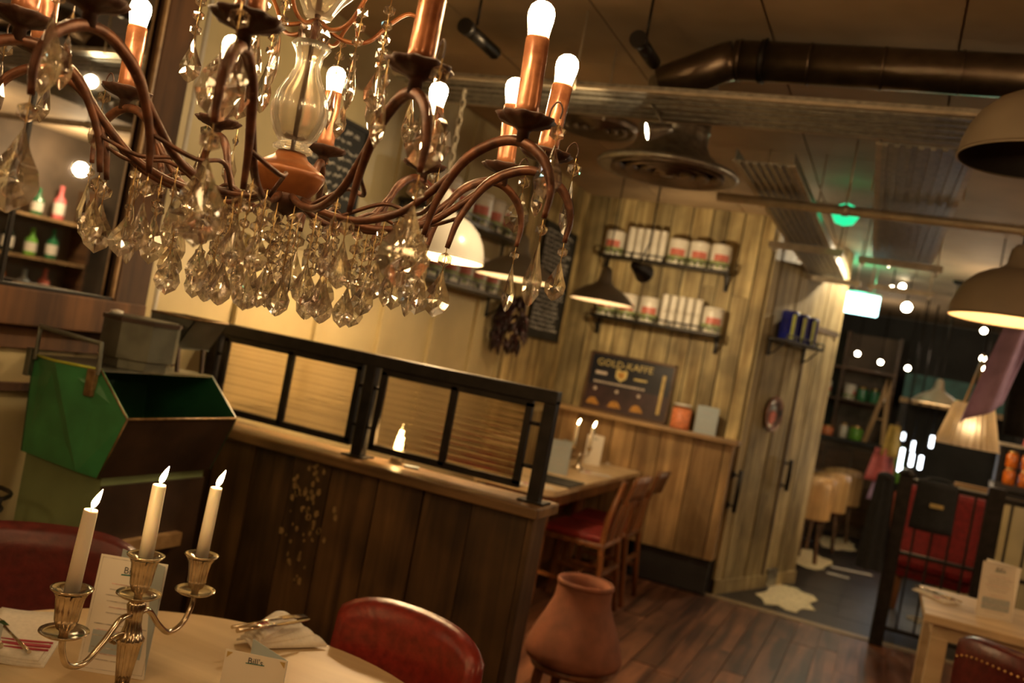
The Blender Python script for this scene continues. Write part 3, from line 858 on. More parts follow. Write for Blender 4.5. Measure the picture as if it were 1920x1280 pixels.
for s in (1, -1):
    arm = MB().tube([(s * p[0], p[1], p[2]) for p in curve_pts([(0.006, 0, 0.168), (0.035, 0, 0.168), (0.07, 0, 0.135), (0.105, 0, 0.112), (0.142, 0, 0.120), (0.160, 0, 0.148), (0.163, 0, 0.170)], 6)], 0.0052, 10)
    arm.tube([(s * p[0], p[1] + 0.004, p[2]) for p in curve_pts([(0.012, 0, 0.14), (0.03, 0.012, 0.128), (0.012, 0.016, 0.116)], 5)], 0.0035, 6)
    ao = arm.build('branch', 'silver', cd)
    obj('drip_dish', DISH, ao, (s * 0.163, 0, 0.172)); obj('candle_cup', CUP, ao, (s * 0.163, 0, 0.174))


def candle(loc, h, r, label, tilt=(0, 0), flame=True, fm='flame', grp='candles on the candelabra', fh=0.036):
    c = thing('candle', label, 'candle', loc, 0, grp)
    c.rotation_euler = (tilt[0], tilt[1], 0)
    MB().lathe([(0.0, 0.0), (r, 0.0), (r * 0.97, h * 0.5), (r * 0.92, h - 0.003), (r * 0.86, h), (r * 0.5, h - 0.002), (0.0, h - 0.003)], 24).build('wax', 'candle', c)
    MB().tube([(0, 0, h - 0.004), (0.0006, 0, h + 0.006)], 0.0009, 5).build('wick', 'ink', c)
    if flame:
        d = RGT * 0.32
        f = MB(); P = [(0.0012, 0.002), (0.0042, 0.007), (0.0052, 0.013), (0.0042, 0.021), (0.0022, 0.029), (0.0, 0.036)]
        f.lathe([(a, b * fh / 0.036) for a, b in P], 12)
        o = f.build('flame', fm, c, (0, 0, h + 0.001))
        o.rotation_euler = (Vector((d.x, d.y, 1))).to_track_quat('Z', 'Y').to_euler()
    return c


dirv = Vector((math.cos(CR_), math.sin(CR_), 0))
candle(CD + Vector((0, 0, 0.2 + 0.0625)), 0.134, 0.0125, 'lit ivory candle in the middle cup of the candelabra', (0.02, 0.02))
candle(CD - dirv * 0.163 + Vector((0, 0, 0.174 + 0.0625)), 0.136, 0.0118, 'lit ivory candle in the nearest left cup of the candelabra', (-0.015, 0.045))
candle(CD + dirv * 0.163 + Vector((0, 0, 0.174 + 0.0625)), 0.140, 0.0120, 'lit ivory candle in the right farther cup of the candelabra', (0.0, 0.03))


# folded menu cards
def folded_card(name, label, loc, rz, w, h, open_deg, front, back, logo=True, lines=14, corners=False, grp='menu cards', lean=0.0):
    c = thing(name, label, 'menu', loc, rz, grp)
    g = MB(); g.box(-w / 2, w / 2, -0.0008, 0.0, 0, h, RX(lean)); fo = g.build('front_leaf', front, c)
    MB().box(-w, 0, 0.0, 0.0008, 0, h, T(w / 2, 0, 0) @ RZ(-R(open_deg)) @ RX(0)).build('back_leaf', back, c)
    Mx = RX(lean) @ T(0, -0.0012, 0) @ RX(PI / 2)
    if logo:
        lettering('logo_lettering', "Bill's", w * 0.14, 'ink', fo, RX(lean) @ T(0, -0.0012, h * 0.89) @ RX(PI / 2), 0.0002)
        MB().prism([(-w * 0.15, h * 0.845), (w * 0.15, h * 0.855), (w * 0.15, h * 0.867), (-w * 0.15, h * 0.857)], -0.0016, -0.0009, 'xz', RX(lean)).build('logo_banner', 'ink_green', fo)
    for i in range(lines):
        z = h * (0.76 - 0.70 * i / max(1, lines))
        ww = w * random.uniform(0.22, 0.40)
        if i in (lines // 2 - 1,):
            continue
        MB().box(-ww, ww, -0.0014, -0.0009, z, z + h * 0.010, RX(lean)).build('text_line', 'ink_pink' if i % 4 == 0 else 'ink_grey', fo)
    if lines:
        z = h * 0.16
        MB().box(-w * 0.38, w * 0.38, -0.0012, -0.0009, z, z + h * 0.20, RX(lean)).build('text_panel', 'paper_blue', fo)
        t_ = 0.0012
        for a, b, c0, d0 in ((-0.46, 0.46, 0.975, 0.979), (-0.46, 0.46, 0.03, 0.034), (-0.465, -0.46, 0.03, 0.979), (0.46, 0.465, 0.03, 0.979)):
            MB().box(a * w, b * w, -0.0013, -0.0009, c0 * h, d0 * h, RX(lean)).build('border_line', 'ink_grey', fo)
    if corners:
        for s in (-1, 1):
            MB().prism([(s * w * 0.47, h * 0.97), (s * w * 0.38, h * 0.97), (s * w * 0.42, h * 0.93), (s * w * 0.47, h * 0.88)], -0.0013, -0.0009, 'xz').build('gold_corner', 'gold', fo)
    return c


p = at(205, 1270, 1.74); p.z = 0.7505
folded_card('menu_card', 'tall white printed menu standing behind the candelabra', p, YAW + R(4), 0.125, 0.215, 35, 'paper', 'paper_blue', lean=R(-6))
p = at(468, 1300, 1.66); p.z = 0.7505
folded_card('menu_card', 'small pale card with gold corners at the table edge by the napkin', p, YAW - R(2), 0.112, 0.118, 40, 'paper', 'paper_blue', lines=0, corners=True)
p = at(-58, 1290, 1.62); p.z = 0.7505
folded_card('menu_card', 'pale blue card cut off at the lower left corner', p, YAW + R(10), 0.07, 0.10, 40, 'paper_blue', 'paper_blue', lines=0, logo=False)


def napkin(label, loc, rz, sx, sy, cutlery=True, fan=False, grp='folded napkins'):
    n = thing('napkin', label, 'napkin', loc, rz, grp)
    if fan:
        for k in range(4):
            a = R(-16 + 11 * k)
            f = lambda i, j, k=k: ((j - 0.15) * sy * math.sin(-a * 1.2) + (i - 0.5) * sx * (0.5 + 0.2 * j), (j - 0.5) * sy * (1 - 0.06 * k), 0.004 + 0.008 * k + 0.010 * math.sin(i * PI))
            MB().grid(f, 8, 6, thick=(0, 0, 0.005)).build('fold', 'linen', n)
        top = 0.046
    else:
        for k in range(3):
            q = 0.004 * k
            f = lambda i, j, q=q: ((i - 0.5) * (sx - q * 3), (j - 0.5) * (sy - q * 2), 0.0005 + q + 0.002 * math.sin(i * 5 + j * 3))
            MB().grid(f, 8, 6, thick=(0, 0, 0.0035)).build('fold', 'linen', n)
        top = 0.0155
    for d, w in ((0.10, 0.004), (0.17, 0.010), (0.24, 0.004)):
        yy = -sy / 2 + sy * (d + 0.1)
        MB().box(-sx * (0.12 if fan else 0.46), sx * (0.12 if fan else 0.46), yy - w / 2, yy + w / 2, top - 0.005, top - 0.002, RX(0)).build('woven_stripe', 'stripe', n)
    return n, top


def fork(label, loc, rz, s=1.0, tilt=0.0):
    o = MB()
    o.tube([(0, -0.10 * s, 0.002), (0, -0.02 * s, 0.004), (0, 0.03 * s, 0.006)], [0.004 * s, 0.0025 * s, 0.003 * s], 8)
    o.cbox((0, 0.045 * s, 0.006), (0.020 * s, 0.03 * s, 0.002), bev=0.0006)
    for q in (-0.0075, -0.0025, 0.0025, 0.0075):
        o.tube([(q * s, 0.058 * s, 0.006), (q * s, 0.10 * s, 0.003)], [0.0014 * s, 0.0008 * s], 5)
    t = thing('fork', label, 'fork', loc, rz, 'cutlery on the napkins'); t.rotation_euler = (tilt, 0, rz)
    o.build('fork_body', 'silver', t)


def knife(label, loc, rz, s=1.0, tilt=0.0):
    t = thing('knife', label, 'knife', loc, rz, 'cutlery on the napkins'); t.rotation_euler = (tilt, 0, rz)
    MB().tube([(0, -0.10 * s, 0.004), (0, -0.05 * s, 0.004), (0, 0.0, 0.003)], [0.006 * s, 0.005 * s, 0.004 * s], 8).build('knife_grip', 'silver', t)
    MB().prism([(-0.004 * s, 0.0), (0.006 * s, 0.0), (0.008 * s, 0.05 * s), (0.005 * s, 0.09 * s), (-0.004 * s, 0.10 * s)], 0.002, 0.004, 'xy').build('blade', 'silver', t)


p = at_h(34, 1195, 0.7505)
n, top = napkin('white napkin with red stripes at the left edge of the round table', p, YAW + R(14), 0.155, 0.27)
fork('silver fork lying on the left striped napkin', p + Vector((0.008, -0.03, top)), YAW + R(48))
knife('silver knife with a dark blade beside the left fork', p + Vector((-0.035, -0.04, top)), YAW + R(40))
p = at_h(515, 1203, 0.7505)
n, top = napkin('fanned white napkin with cutlery near the far edge of the round table', p, YAW - R(35), 0.105, 0.16, fan=True)
fork('silver fork tucked in the fanned napkin', p + Vector((-0.008, -0.02, top)), YAW - R(38))
knife('silver knife tucked in the fanned napkin', p + Vector((0.014, -0.03, top)), YAW - R(38))

# ================================================================== LEATHER CHAIRS
def leather_chair(label, back_c, rz, mt, w=0.42, top=0.85, studs=True, curve=0.05):
    """back_c: middle of the backrest on plan; the chair faces local -y"""
    c = thing('leather_chair', label, 'chair', (back_c[0], back_c[1], 0), rz, 'leather dining chairs')

    def back(i, j, off):
        xx = (i - 0.5) * w
        k = (2 * i - 1)
        rise = 1 - 0.10 * abs(k) ** 5
        z = 0.50 + (top - 0.50) * j * (rise if j > 0.5 else 1)
        return (xx * (1 - 0.05 * j), -curve * k * k + 0.05 * (j - 0.5) + off + 0.012 * math.sin(j * PI), z)
    g = MB()
    n, m_ = 16, 8
    A = [back(i / n, j / m_, 0.0) for j in range(m_ + 1) for i in range(n + 1)]
    Bk = [back(i / n, j / m_, -0.055) for j in range(m_ + 1) for i in range(n + 1)]
    f = [(j * (n + 1) + i, j * (n + 1) + i + 1, (j + 1) * (n + 1) + i + 1, (j + 1) * (n + 1) + i) for j in range(m_) for i in range(n)]
    K = len(A)
    rim = list(range(n + 1)) + [j * (n + 1) + n for j in range(1, m_ + 1)] + [m_ * (n + 1) + i for i in range(n - 1, -1, -1)] + [j * (n + 1) for j in range(m_ - 1, 0, -1)]
    L_ = len(rim)
    mids = [(Vector(A[q]) + Vector(Bk[q])) / 2 for q in rim]
    ctr = Vector((0, -0.03, (top + 0.5) / 2))
    mids = [p + (p - ctr).normalized() * 0.018 for p in mids]
    v = A + Bk + mids
    fs = f + [tuple(K + q for q in x[::-1]) for x in f]
    for k in range(L_):
        k2 = (k + 1) % L_
        fs += [(rim[k], rim[k2], 2 * K + k2, 2 * K + k), (2 * K + k, 2 * K + k2, K + rim[k2], K + rim[k])]
    g.add(v, fs, None, 0, True)
    bo = g.build('backrest', mt, c)
    seat = MB().cbox((0, -0.27, 0.45), (w + 0.02, 0.44, 0.08), bev=0.025).build('seat', mt, c)
    for sx in (-1, 1):
        MB().tube([(sx * w * 0.42, -0.045, 0.52), (sx * w * 0.42, -0.05, 0.42), (sx * w * 0.43, -0.02, 0.0)], [0.016, 0.018, 0.013], 8).build('leg', 'chair_wood', c)
        MB().tube([(sx * w * 0.42, -0.46, 0.42), (sx * w * 0.43, -0.47, 0.0)], [0.018, 0.013], 8).build('leg', 'chair_wood', c)
    if studs:
        sm = MB().lathe([(0.0045, 0.0), (0.0035, 0.0022), (0.0, 0.003)], 8, RX(-PI / 2)).mesh('stud', 'brass')
        for i in range(22):
            p = back((i + 0.5) / 22, 0.86, 0.001)
            obj('stud', sm, bo, p)
    return c


leather_chair('oxblood leather chair back rising beyond the table in front of the partition', (-0.872, 1.92), R(-11), 'red', 0.40)
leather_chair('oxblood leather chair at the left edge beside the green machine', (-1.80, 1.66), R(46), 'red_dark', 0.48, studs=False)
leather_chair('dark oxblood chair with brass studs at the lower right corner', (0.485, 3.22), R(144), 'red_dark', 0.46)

# ================================================================== GREEN MACHINE BY THE MIRROR
gm = thing('green_feed_mill', 'old green enamelled hopper machine with brown front beside the mirror', 'machine', (0, 0, 0))
Y0, Y1 = 1.95, 2.40
A_, B_, C_, D_, E_ = (-2.24, 1.212), (-1.985, 1.215), (-1.86, 1.102), (-1.925, 0.925), (-2.22, 0.937)
Fz, Gz = (-2.128, 1.213), (-1.985, 0.932)


def plate(pts, t=0.006, nrm=None):
    pts = [Vector(p) for p in pts]
    n = (pts[1] - pts[0]).cross(pts[2] - pts[0]).normalized() * t if nrm is None else Vector(nrm).normalized() * t
    k = len(pts)
    return pts + [p + n for p in pts], [tuple(range(k)), tuple(range(2 * k - 1, k - 1, -1))] + [(i, k + i, k + (i + 1) % k, (i + 1) % k) for i in range(k)]


def pt(q, y): return (q[0], y, q[1])


for nm, quad, ys in (('side_panel', (A_, Fz, Gz, E_), (Y0, Y0 - 0.03, Y0 - 0.022, Y0)), ('side_panel', (Fz, B_, C_, D_, Gz), (Y0 - 0.03, Y0, Y0, Y0, Y0 - 0.022))):
    MB().add(*plate([pt(q, y) for q, y in zip(quad, ys)], 0.005, (0, 1, 0))).build(nm, 'green', gm)
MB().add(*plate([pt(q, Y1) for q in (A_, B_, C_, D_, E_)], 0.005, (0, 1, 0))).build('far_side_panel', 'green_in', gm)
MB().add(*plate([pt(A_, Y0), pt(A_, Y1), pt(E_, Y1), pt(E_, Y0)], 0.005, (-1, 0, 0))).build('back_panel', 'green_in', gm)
MB().add(*plate([pt(C_, Y0), pt(C_, Y1), pt(D_, Y1), pt(D_, Y0)], 0.005, (-1, 0, 0.2))).build('front_panel', 'brown_metal', gm)
MB().add(*plate([pt(A_, Y0), pt(A_, Y1), pt(B_, Y1), pt(B_, Y0)], 0.006, (0, 0, -1))).build('top_plate', 'zinc', gm)
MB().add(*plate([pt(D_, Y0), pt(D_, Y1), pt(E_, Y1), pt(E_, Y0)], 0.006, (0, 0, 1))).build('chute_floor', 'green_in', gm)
MB().tube([pt(C_, Y0), pt(C_, Y1)], 0.004, 6).build('lip_rod', 'rusty_edge', gm)
MB().tube([pt(B_, Y0 - 0.002), pt(C_, Y0 - 0.002), pt(D_, Y0 - 0.002)], 0.0028, 6).build('edge_rod', 'rusty_edge', gm)
MB().tube([pt(A_, Y0 - 0.002), pt(Fz, Y0 - 0.03), pt(B_, Y0 - 0.002)], 0.004, 6).build('edge_rod', 'tin_lime', gm)
for yy in (2.03, 2.06, 2.15):
    MB().lathe([(0.006, 0), (0.005, 0.004), (0.0, 0.005)], 8, T(-1.88, yy, 1.095) @ RY(-PI / 3)).build('bolt', 'steel', gm)
MB().cbox((-2.0, Y0 - 0.012, 1.175), (0.03, 0.018, 0.075), bev=0.004).build('hasp', 'rusty_edge', gm)
MB().box(-2.23, -1.935, 1.975, 2.385, 0.40, 0.932).build('lower_cabinet', 'green_pale', gm)
MB().box(-1.935, -1.925, 1.975, 2.385, 0.40, 0.90).build('cabinet_front', 'brown_metal', gm)
MB().box(-1.925, -1.90, 2.05, 2.30, 0.70, 0.74).build('wooden_slat', 'ledge', gm)
for sx in (-2.21, -1.96):
    for sy in (2.0, 2.36):
        MB().box(sx - 0.018, sx + 0.018, sy - 0.018, sy + 0.018, 0.0, 0.42).build('leg', 'brown_metal', gm)
MB().tube([(-2.225, Y0 - 0.01, 1.20), (-2.225, Y0 - 0.01, 1.295), (-1.99, Y0 - 0.01, 1.285), (-1.985, Y0 - 0.01, 1.20)], 0.007, 8, smooth=False).build('handle', 'zinc', gm)
MB().cbox((-2.245, Y0 - 0.008, 1.19), (0.02, 0.02, 0.08), bev=0.003).build('hinge', 'zinc', gm)

zc = thing('zinc_drum', 'dull faceted zinc drum on top of the green machine', 'metal drum', (-2.06, 2.15, 1.216))
octp = [(0.115 * math.cos(2 * PI * k / 8 + 0.2), 0.108 * math.sin(2 * PI * k / 8 + 0.2)) for k in range(8)]
MB().prism([(a * 0.86, b * 0.86) for a, b in octp], 0.0, 0.03, 'xy').build('base', 'zinc', zc)
MB().prism(octp, 0.03, 0.135, 'xy').build('drum_body', 'zinc', zc)
MB().prism([(a * 1.04, b * 1.04) for a, b in octp], 0.135, 0.147, 'xy').build('rim', 'brown_metal', zc)
MB().prism([(a * 0.93, b * 0.93) for a, b in octp], 0.147, 0.150, 'xy').build('lid', 'zinc', zc)
MB().lathe([(0, 0), (0.018, 0), (0.018, 0.008), (0, 0.012)], 14, T(-0.06, -0.05, 0.150)).build('cap', 'enamel_white', zc)
zb = thing('zinc_bin', 'open zinc bin on a bracket beside the faceted drum', 'metal bin', (-2.06, 2.335, 1.216))
for pts, nn in (([(-0.09, -0.065, 0.075), (0.03, -0.065, 0.075), (0.085, -0.065, 0.17), (-0.09, -0.065, 0.17)], (0, 1, 0)),
                ([(-0.09, 0.085, 0.075), (0.03, 0.085, 0.075), (0.085, 0.085, 0.17), (-0.09, 0.085, 0.17)], (0, -1, 0)),
                ([(0.03, -0.065, 0.075), (0.03, 0.085, 0.075), (0.085, 0.085, 0.17), (0.085, -0.065, 0.17)], (-1, 0, 0)),
                ([(-0.09, -0.065, 0.075), (-0.09, 0.085, 0.075), (-0.09, 0.085, 0.17), (-0.09, -0.065, 0.17)], (1, 0, 0))):
    MB().add(*plate(pts, 0.004, nn)).build('wall_sheet', 'zinc', zb)
MB().box(-0.09, 0.03, -0.085, 0.085, 0.07, 0.076).build('floor_sheet', 'zinc', zb)
MB().tube([(-0.09, -0.065, 0.17), (0.087, -0.065, 0.17), (0.087, 0.085, 0.17), (-0.09, 0.085, 0.17), (-0.09, -0.065, 0.17)], 0.004, 6).build('rolled_rim', 'rusty_edge', zb)
for sy in (-0.06, 0.05):
    for sx in (-0.075, 0.045):
        MB().bar((sx, sy, 0.0), (sx - 0.01, sy, 0.075), 0.010).build('strut_leg', 'brown_metal', zb)

ws = thing('wire_stand', 'black wire ring stand cut off at the left edge', 'stand', (-2.13, 1.73, 0))
MB().tube([(0.10 * math.cos(t), 0.10 * math.sin(t), 0.86) for t in [2 * PI * k / 20 for k in range(21)]], 0.006, 6).build('top_ring', 'black_iron', ws)
MB().tube([(0.085 * math.cos(t), 0.085 * math.sin(t), 0.82) for t in [2 * PI * k / 20 for k in range(21)]], 0.005, 6).build('lower_ring', 'black_iron', ws)
for k in range(4):
    t = R(10) + k * PI / 2
    MB().tube([(0.10 * math.cos(t), 0.10 * math.sin(t), 0.86), (0.07 * math.cos(t), 0.07 * math.sin(t), 0.62), (0.12 * math.cos(t), 0.12 * math.sin(t), 0.006)], 0.006, 6).build('leg', 'black_iron', ws)

# ================================================================== TERRACOTTA POT ON ITS STOOL
PT = Vector((-0.925, 3.40, 0))
st = thing('low_stool', 'low wooden stool under the terracotta chimney pot', 'stool', PT, R(20))
MB().lathe([(0.0, 0.34), (0.150, 0.34), (0.155, 0.352), (0.150, 0.365), (0.0, 0.365)], 36).build('seat', 'chair_wood', st)
for k in range(4):
    t = k * PI / 2 + 0.3
    MB().bar((0.12 * math.cos(t), 0.12 * math.sin(t), 0.34), (0.15 * math.cos(t), 0.15 * math.sin(t), 0.0), 0.036).build('leg', 'chair_wood', st)
for k in range(4):
    t, t2 = k * PI / 2 + 0.3, (k + 1) * PI / 2 + 0.3
    MB().bar((0.135 * math.cos(t), 0.135 * math.sin(t), 0.16), (0.135 * math.cos(t2), 0.135 * math.sin(t2), 0.16), 0.022).build('stretcher', 'chair_wood', st)
cp = thing('chimney_pot', 'terracotta chimney pot with a narrow neck standing beside the partition', 'pot', PT + Vector((0, 0, 0.366)))
MB().lathe([(0.0, 0.0), (0.150, 0.0), (0.176, 0.010), (0.184, 0.030), (0.180, 0.055), (0.160, 0.11), (0.134, 0.165), (0.115, 0.21), (0.107, 0.235), (0.104, 0.28), (0.104, 0.298), (0.100, 0.302), (0.090, 0.298), (0.088, 0.26), (0.095, 0.21), (0.12, 0.15), (0.15, 0.08), (0.16, 0.04), (0.0, 0.03)], 48).build('pot_body', 'terracotta', cp)
MB().lathe([(0.104, 0.285), (0.109, 0.290), (0.108, 0.302), (0.103, 0.306), (0.098, 0.303)], 48).build('pot_rim', 'terracotta', cp)

# ================================================================== ALCOVE: TABLE, CHAIR, BENCH
at_ = thing('alcove_table', 'long wooden table against the back boards under the pendants', 'table', (0, 0, 0))
tx0, tx1, ty0, ty1 = -2.02, -1.56, 4.72, 6.62
cr = 0.10
poly = [(tx0, ty0), (tx1 - cr, ty0)] + [(tx1 - cr + cr * math.sin(R(15 * k)), ty0 + cr - cr * math.cos(R(15 * k))) for k in range(1, 7)] + [(tx1, ty1), (tx0, ty1)]
MB().prism(poly, 0.72, 0.75, 'xy').build('table_top', 'table', at_)
MB().box(tx0 + 0.05, tx1 - 0.05, ty0 + 0.06, ty1 - 0.05, 0.64, 0.72).build('apron', 'chair_wood', at_)
for xx in (tx0 + 0.09, tx1 - 0.08):
    for yy in (ty0 + 0.14, ty1 - 0.12):
        MB().lathe([(0.0, 0.0), (0.022, 0.0), (0.028, 0.08), (0.038, 0.2), (0.030, 0.3), (0.042, 0.42), (0.034, 0.5), (0.040, 0.56), (0.040, 0.66), (0.0, 0.66)], 14, T(xx, yy, 0)).build('leg', 'chair_wood', at_)
bn = thing('red_bench', 'red padded bench along the cream wall behind the alcove table', 'bench', (0, 0, 0))
MB().cbox((-2.195, 5.6, 0.43), (0.34, 2.0, 0.08), bev=0.02).build('seat_pad', 'red_bright', bn)
MB().box(-2.36, -2.06, 4.62, 6.58, 0.0, 0.39).build('bench_box', 'chair_wood', bn)


def wood_chair(label, loc, rz):
    """sits facing local -y, back at +y"""
    c = thing('wooden_chair', label, 'chair', loc, rz, 'wooden chairs at the alcove table')
    MB().cbox((0, 0, 0.435), (0.42, 0.40, 0.03), bev=0.006).build('seat_frame', 'chair_wood', c)
    MB().cbox((0, -0.005, 0.47), (0.40, 0.37, 0.045), bev=0.016).build('seat_pad', 'red_bright', c)
    for s in (-1, 1):
        MB().bar((s * 0.185, -0.175, 0.42), (s * 0.19, -0.19, 0.0), 0.034).build('leg', 'chair_wood', c)
        MB().tube([(s * 0.19, 0.235, 0.0), (s * 0.185, 0.185, 0.43), (s * 0.185, 0.195, 0.6), (s * 0.18, 0.255, 0.83)], 0.018, 8).build('back_post', 'chair_wood', c)
        MB().bar((s * 0.187, -0.18, 0.20), (s * 0.187, 0.20, 0.20), 0.022).build('side_stretcher', 'chair_wood', c)
    MB().bar((-0.187, 0.0, 0.20), (0.187, 0.0, 0.20), 0.022).build('cross_stretcher', 'chair_wood', c)
    MB().bar((-0.187, 0.205, 0.28), (0.187, 0.205, 0.28), 0.022).build('rear_stretcher', 'chair_wood', c)
    MB().grid(lambda i, j: ((i - 0.5) * 0.40, 0.238 + 0.04 * j - 0.03 * (1 - (2 * i - 1) ** 2) + 0.03, 0.70 + 0.15 * j), 8, 3, thick=(0, 0.018, 0)).build('top_rail', 'chair_wood', c)
    for q in (-0.11, 0.0, 0.11):
        MB().bar((q, 0.19, 0.45), (q, 0.235, 0.72), 0.05, 0.012, up=(0, 1, 0)).build('back_slat', 'chair_wood', c)
    return c


wood_chair('wooden chair with a red seat at the free side of the alcove table', (-1.56, 5.42, 0), R(-90))
wood_chair('wooden chair with a red seat nearest the back boards', (-1.56, 5.93, 0), R(-88))

# on the alcove table
cs = thing('candlestick', 'small silver two cup candlestick on the alcove table', 'candlestick', (at_h(1083, 878, 0.75).x, at_h(1083, 878, 0.75).y, 0.7505), YAW)
MB().lathe([(0, 0), (0.045, 0), (0.045, 0.006), (0.015, 0.02), (0.010, 0.05), (0.014, 0.08), (0.008, 0.11), (0, 0.112)], 24).build('stem', 'silver', cs)
for s in (-1, 1):
    b = MB().tube(curve_pts([(0, 0, 0.10), (s * 0.03, 0, 0.085), (s * 0.052, 0, 0.10), (s * 0.053, 0, 0.125)], 5), 0.004, 6).build('branch', 'silver', cs)
    MB().lathe([(0, 0.12), (0.012, 0.125), (0.016, 0.15), (0.02, 0.155), (0, 0.15)], 18, T(s * 0.053, 0, 0)).build('cup', 'silver', b)
cp0 = Vector(cs.location)
candle(cp0 + RGT * -0.053 + Vector((0, 0, 0.1515)), 0.135, 0.011, 'lit candle in the left cup of the alcove candlestick', fm='flame_far', grp='candles on the alcove table', fh=0.045)
candle(cp0 + RGT * 0.053 + Vector((0, 0, 0.1515)), 0.135, 0.011, 'lit candle in the right cup of the alcove candlestick', fm='flame_far', grp='candles on the alcove table', fh=0.045)
p = at_h(1043, 888, 0.7505)
folded_card('menu_card', 'blue grey menu standing on the alcove table left of the candlestick', p, YAW - R(8), 0.13, 0.21, 60, 'paper_blue', 'paper_blue', lines=6, logo=False)
p = at_h(1108, 871, 0.7505)
folded_card('menu_card', 'white menu standing on the alcove table behind the right candle', p, YAW + R(5), 0.12, 0.21, 60, 'paper', 'paper', lines=0)
for px, py, rz, lab in ((1162, 872, -60, 'white rolled napkin at the far corner of the alcove table'), (1115, 890, -62, 'white rolled napkin in front of the alcove candlestick'), (1002, 912, -60, 'white rolled napkin near the partition post')):
    p = at_h(px, py, 0.7505)
    napkin(lab, p, R(rz), 0.07, 0.22, grp='napkins on the alcove table')
p = at_h(1046, 903, 0.7505)
tr = thing('slate_mat', 'dark slate place mat on the alcove table', 'place mat', p, R(2))
MB().cbox((0, 0, 0.005), (0.24, 0.30, 0.008), bev=0.002).build('slate_slab', 'slate', tr)

# tealight on the partition ledge behind the glass
p = at_y(743, 862, YP + 0.12); p.z = 1.0015
tl = thing('tealight_glass', 'small lit glass tealight on the ledge behind the ribbed pane', 'tealight', p)
MB().lathe([(0, 0), (0.026, 0), (0.030, 0.07), (0.028, 0.07), (0.024, 0.006), (0, 0.006)], 24).build('glass_cup', 'jar_glass', tl)
MB().lathe([(0, 0.0065), (0.020, 0.0065), (0.020, 0.03), (0, 0.03)], 20).build('wax', 'candle', tl)
MB().lathe([(0.001, 0.033), (0.011, 0.048), (0.0145, 0.068), (0.009, 0.098), (0, 0.125)], 12).build('flame', 'flame_far', tl)
pb = thing('paper_slip', 'pale folded slip lying on the ledge beside the tealight', 'paper', p + Vector((0.07, -0.01, 0.0)), R(15))
MB().cbox((0, 0, 0.004), (0.05, 0.03, 0.006), bev=0.002).build('slip', 'paper_blue', pb)

# ================================================================== SHELVES AND TINS
def tin_mesh(r, h, mats, seg=28, emblem=True):
    rows = [(0.0, 0.0), (r * 0.97, 0.0), (r, 0.004), (r, h * 0.06), (r, h * 0.22), (r, h * 0.34), (r, h * 0.48), (r, h * 0.62), (r, h * 0.8), (r, h * 0.95), (r * 1.02, h * 0.955), (r * 1.02, h * 0.99), (r * 0.97, h), (r * 0.95, h * 0.985), (0.0, h * 0.985)]

    def mif(i, k):
        if 4 <= i <= 4: return 2
        if i == 3 and k % 3: return 2
        if i in (5, 6) and emblem and (k % 14) in (3, 4, 5, 6, 7, 8, 9): return 1
        return 0
    b = MB(); b.lathe(rows, seg, mif=mif)
    return b.mesh('tin', mats)


TIN_L = tin_mesh(0.073, 0.175, ['tin_white', 'tin_red', 'tin_green'])
TIN_S = tin_mesh(0.027, 0.105, ['tin_white', 'tin_red', 'tin_white'], 20, False)
TIN_B = tin_mesh(0.062, 0.20, ['tin_blue', 'tin_lime', 'tin_blue'])
LID_L = MB().lathe([(0.0, 0.0), (0.068, 0.0), (0.070, 0.006), (0.066, 0.010), (0.0, 0.012)], 28).mesh('lid', 'tin_white')
LID_S = MB().lathe([(0.0, 0.0), (0.0255, 0.0), (0.026, 0.006), (0.0, 0.008)], 20).mesh('lid', 'tin_white')


def tin(kind, loc, rz, label, grp):
    me, lid, h = {'L': (TIN_L, LID_L, 0.173), 'S': (TIN_S, LID_S, 0.104)}[kind]
    t = thing('food_tin' if kind == 'L' else 'small_tin', label, 'tin', loc, rz, grp)
    obj('tin_body', me, t); obj('lid', lid, t, (0, 0, h))
    return t


def wall_shelf(label, M, length, depth=0.16):
    """local: x along the wall 0..length, y from the wall outwards (negative), z up; top of the board at 0"""
    s = thing('wall_shelf', label, 'shelf', (0, 0, 0), 0, 'black iron wall shelves')
    s.matrix_world = M
    MB().cbox((length / 2, -depth / 2, -0.012), (length, depth, 0.022), bev=0.003).build('shelf_board', 'black_iron', s)
    MB().cbox((length / 2, -depth + 0.006, 0.030), (length, 0.010, 0.010), bev=0.002).build('front_rail', 'black_iron', s)
    k = max(3, int(length / 0.12))
    for i in range(k + 1):
        xx = 0.006 + (length - 0.012) * i / k
        MB().cbox((xx, -depth + 0.006, 0.012), (0.010, 0.010, 0.03)).build('rail_upright', 'black_iron', s)
    for xx in (0.03, length - 0.03):
        MB().cbox((xx, -0.008, -0.075), (0.03, 0.012, 0.12), bev=0.002).build('bracket_leg', 'black_iron', s)
        MB().tube(curve_pts([(xx, -0.012, -0.125), (xx, -0.05, -0.10), (xx, -depth + 0.03, -0.024)], 4), 0.006, 6).build('bracket_brace', 'black_iron', s)
    return s


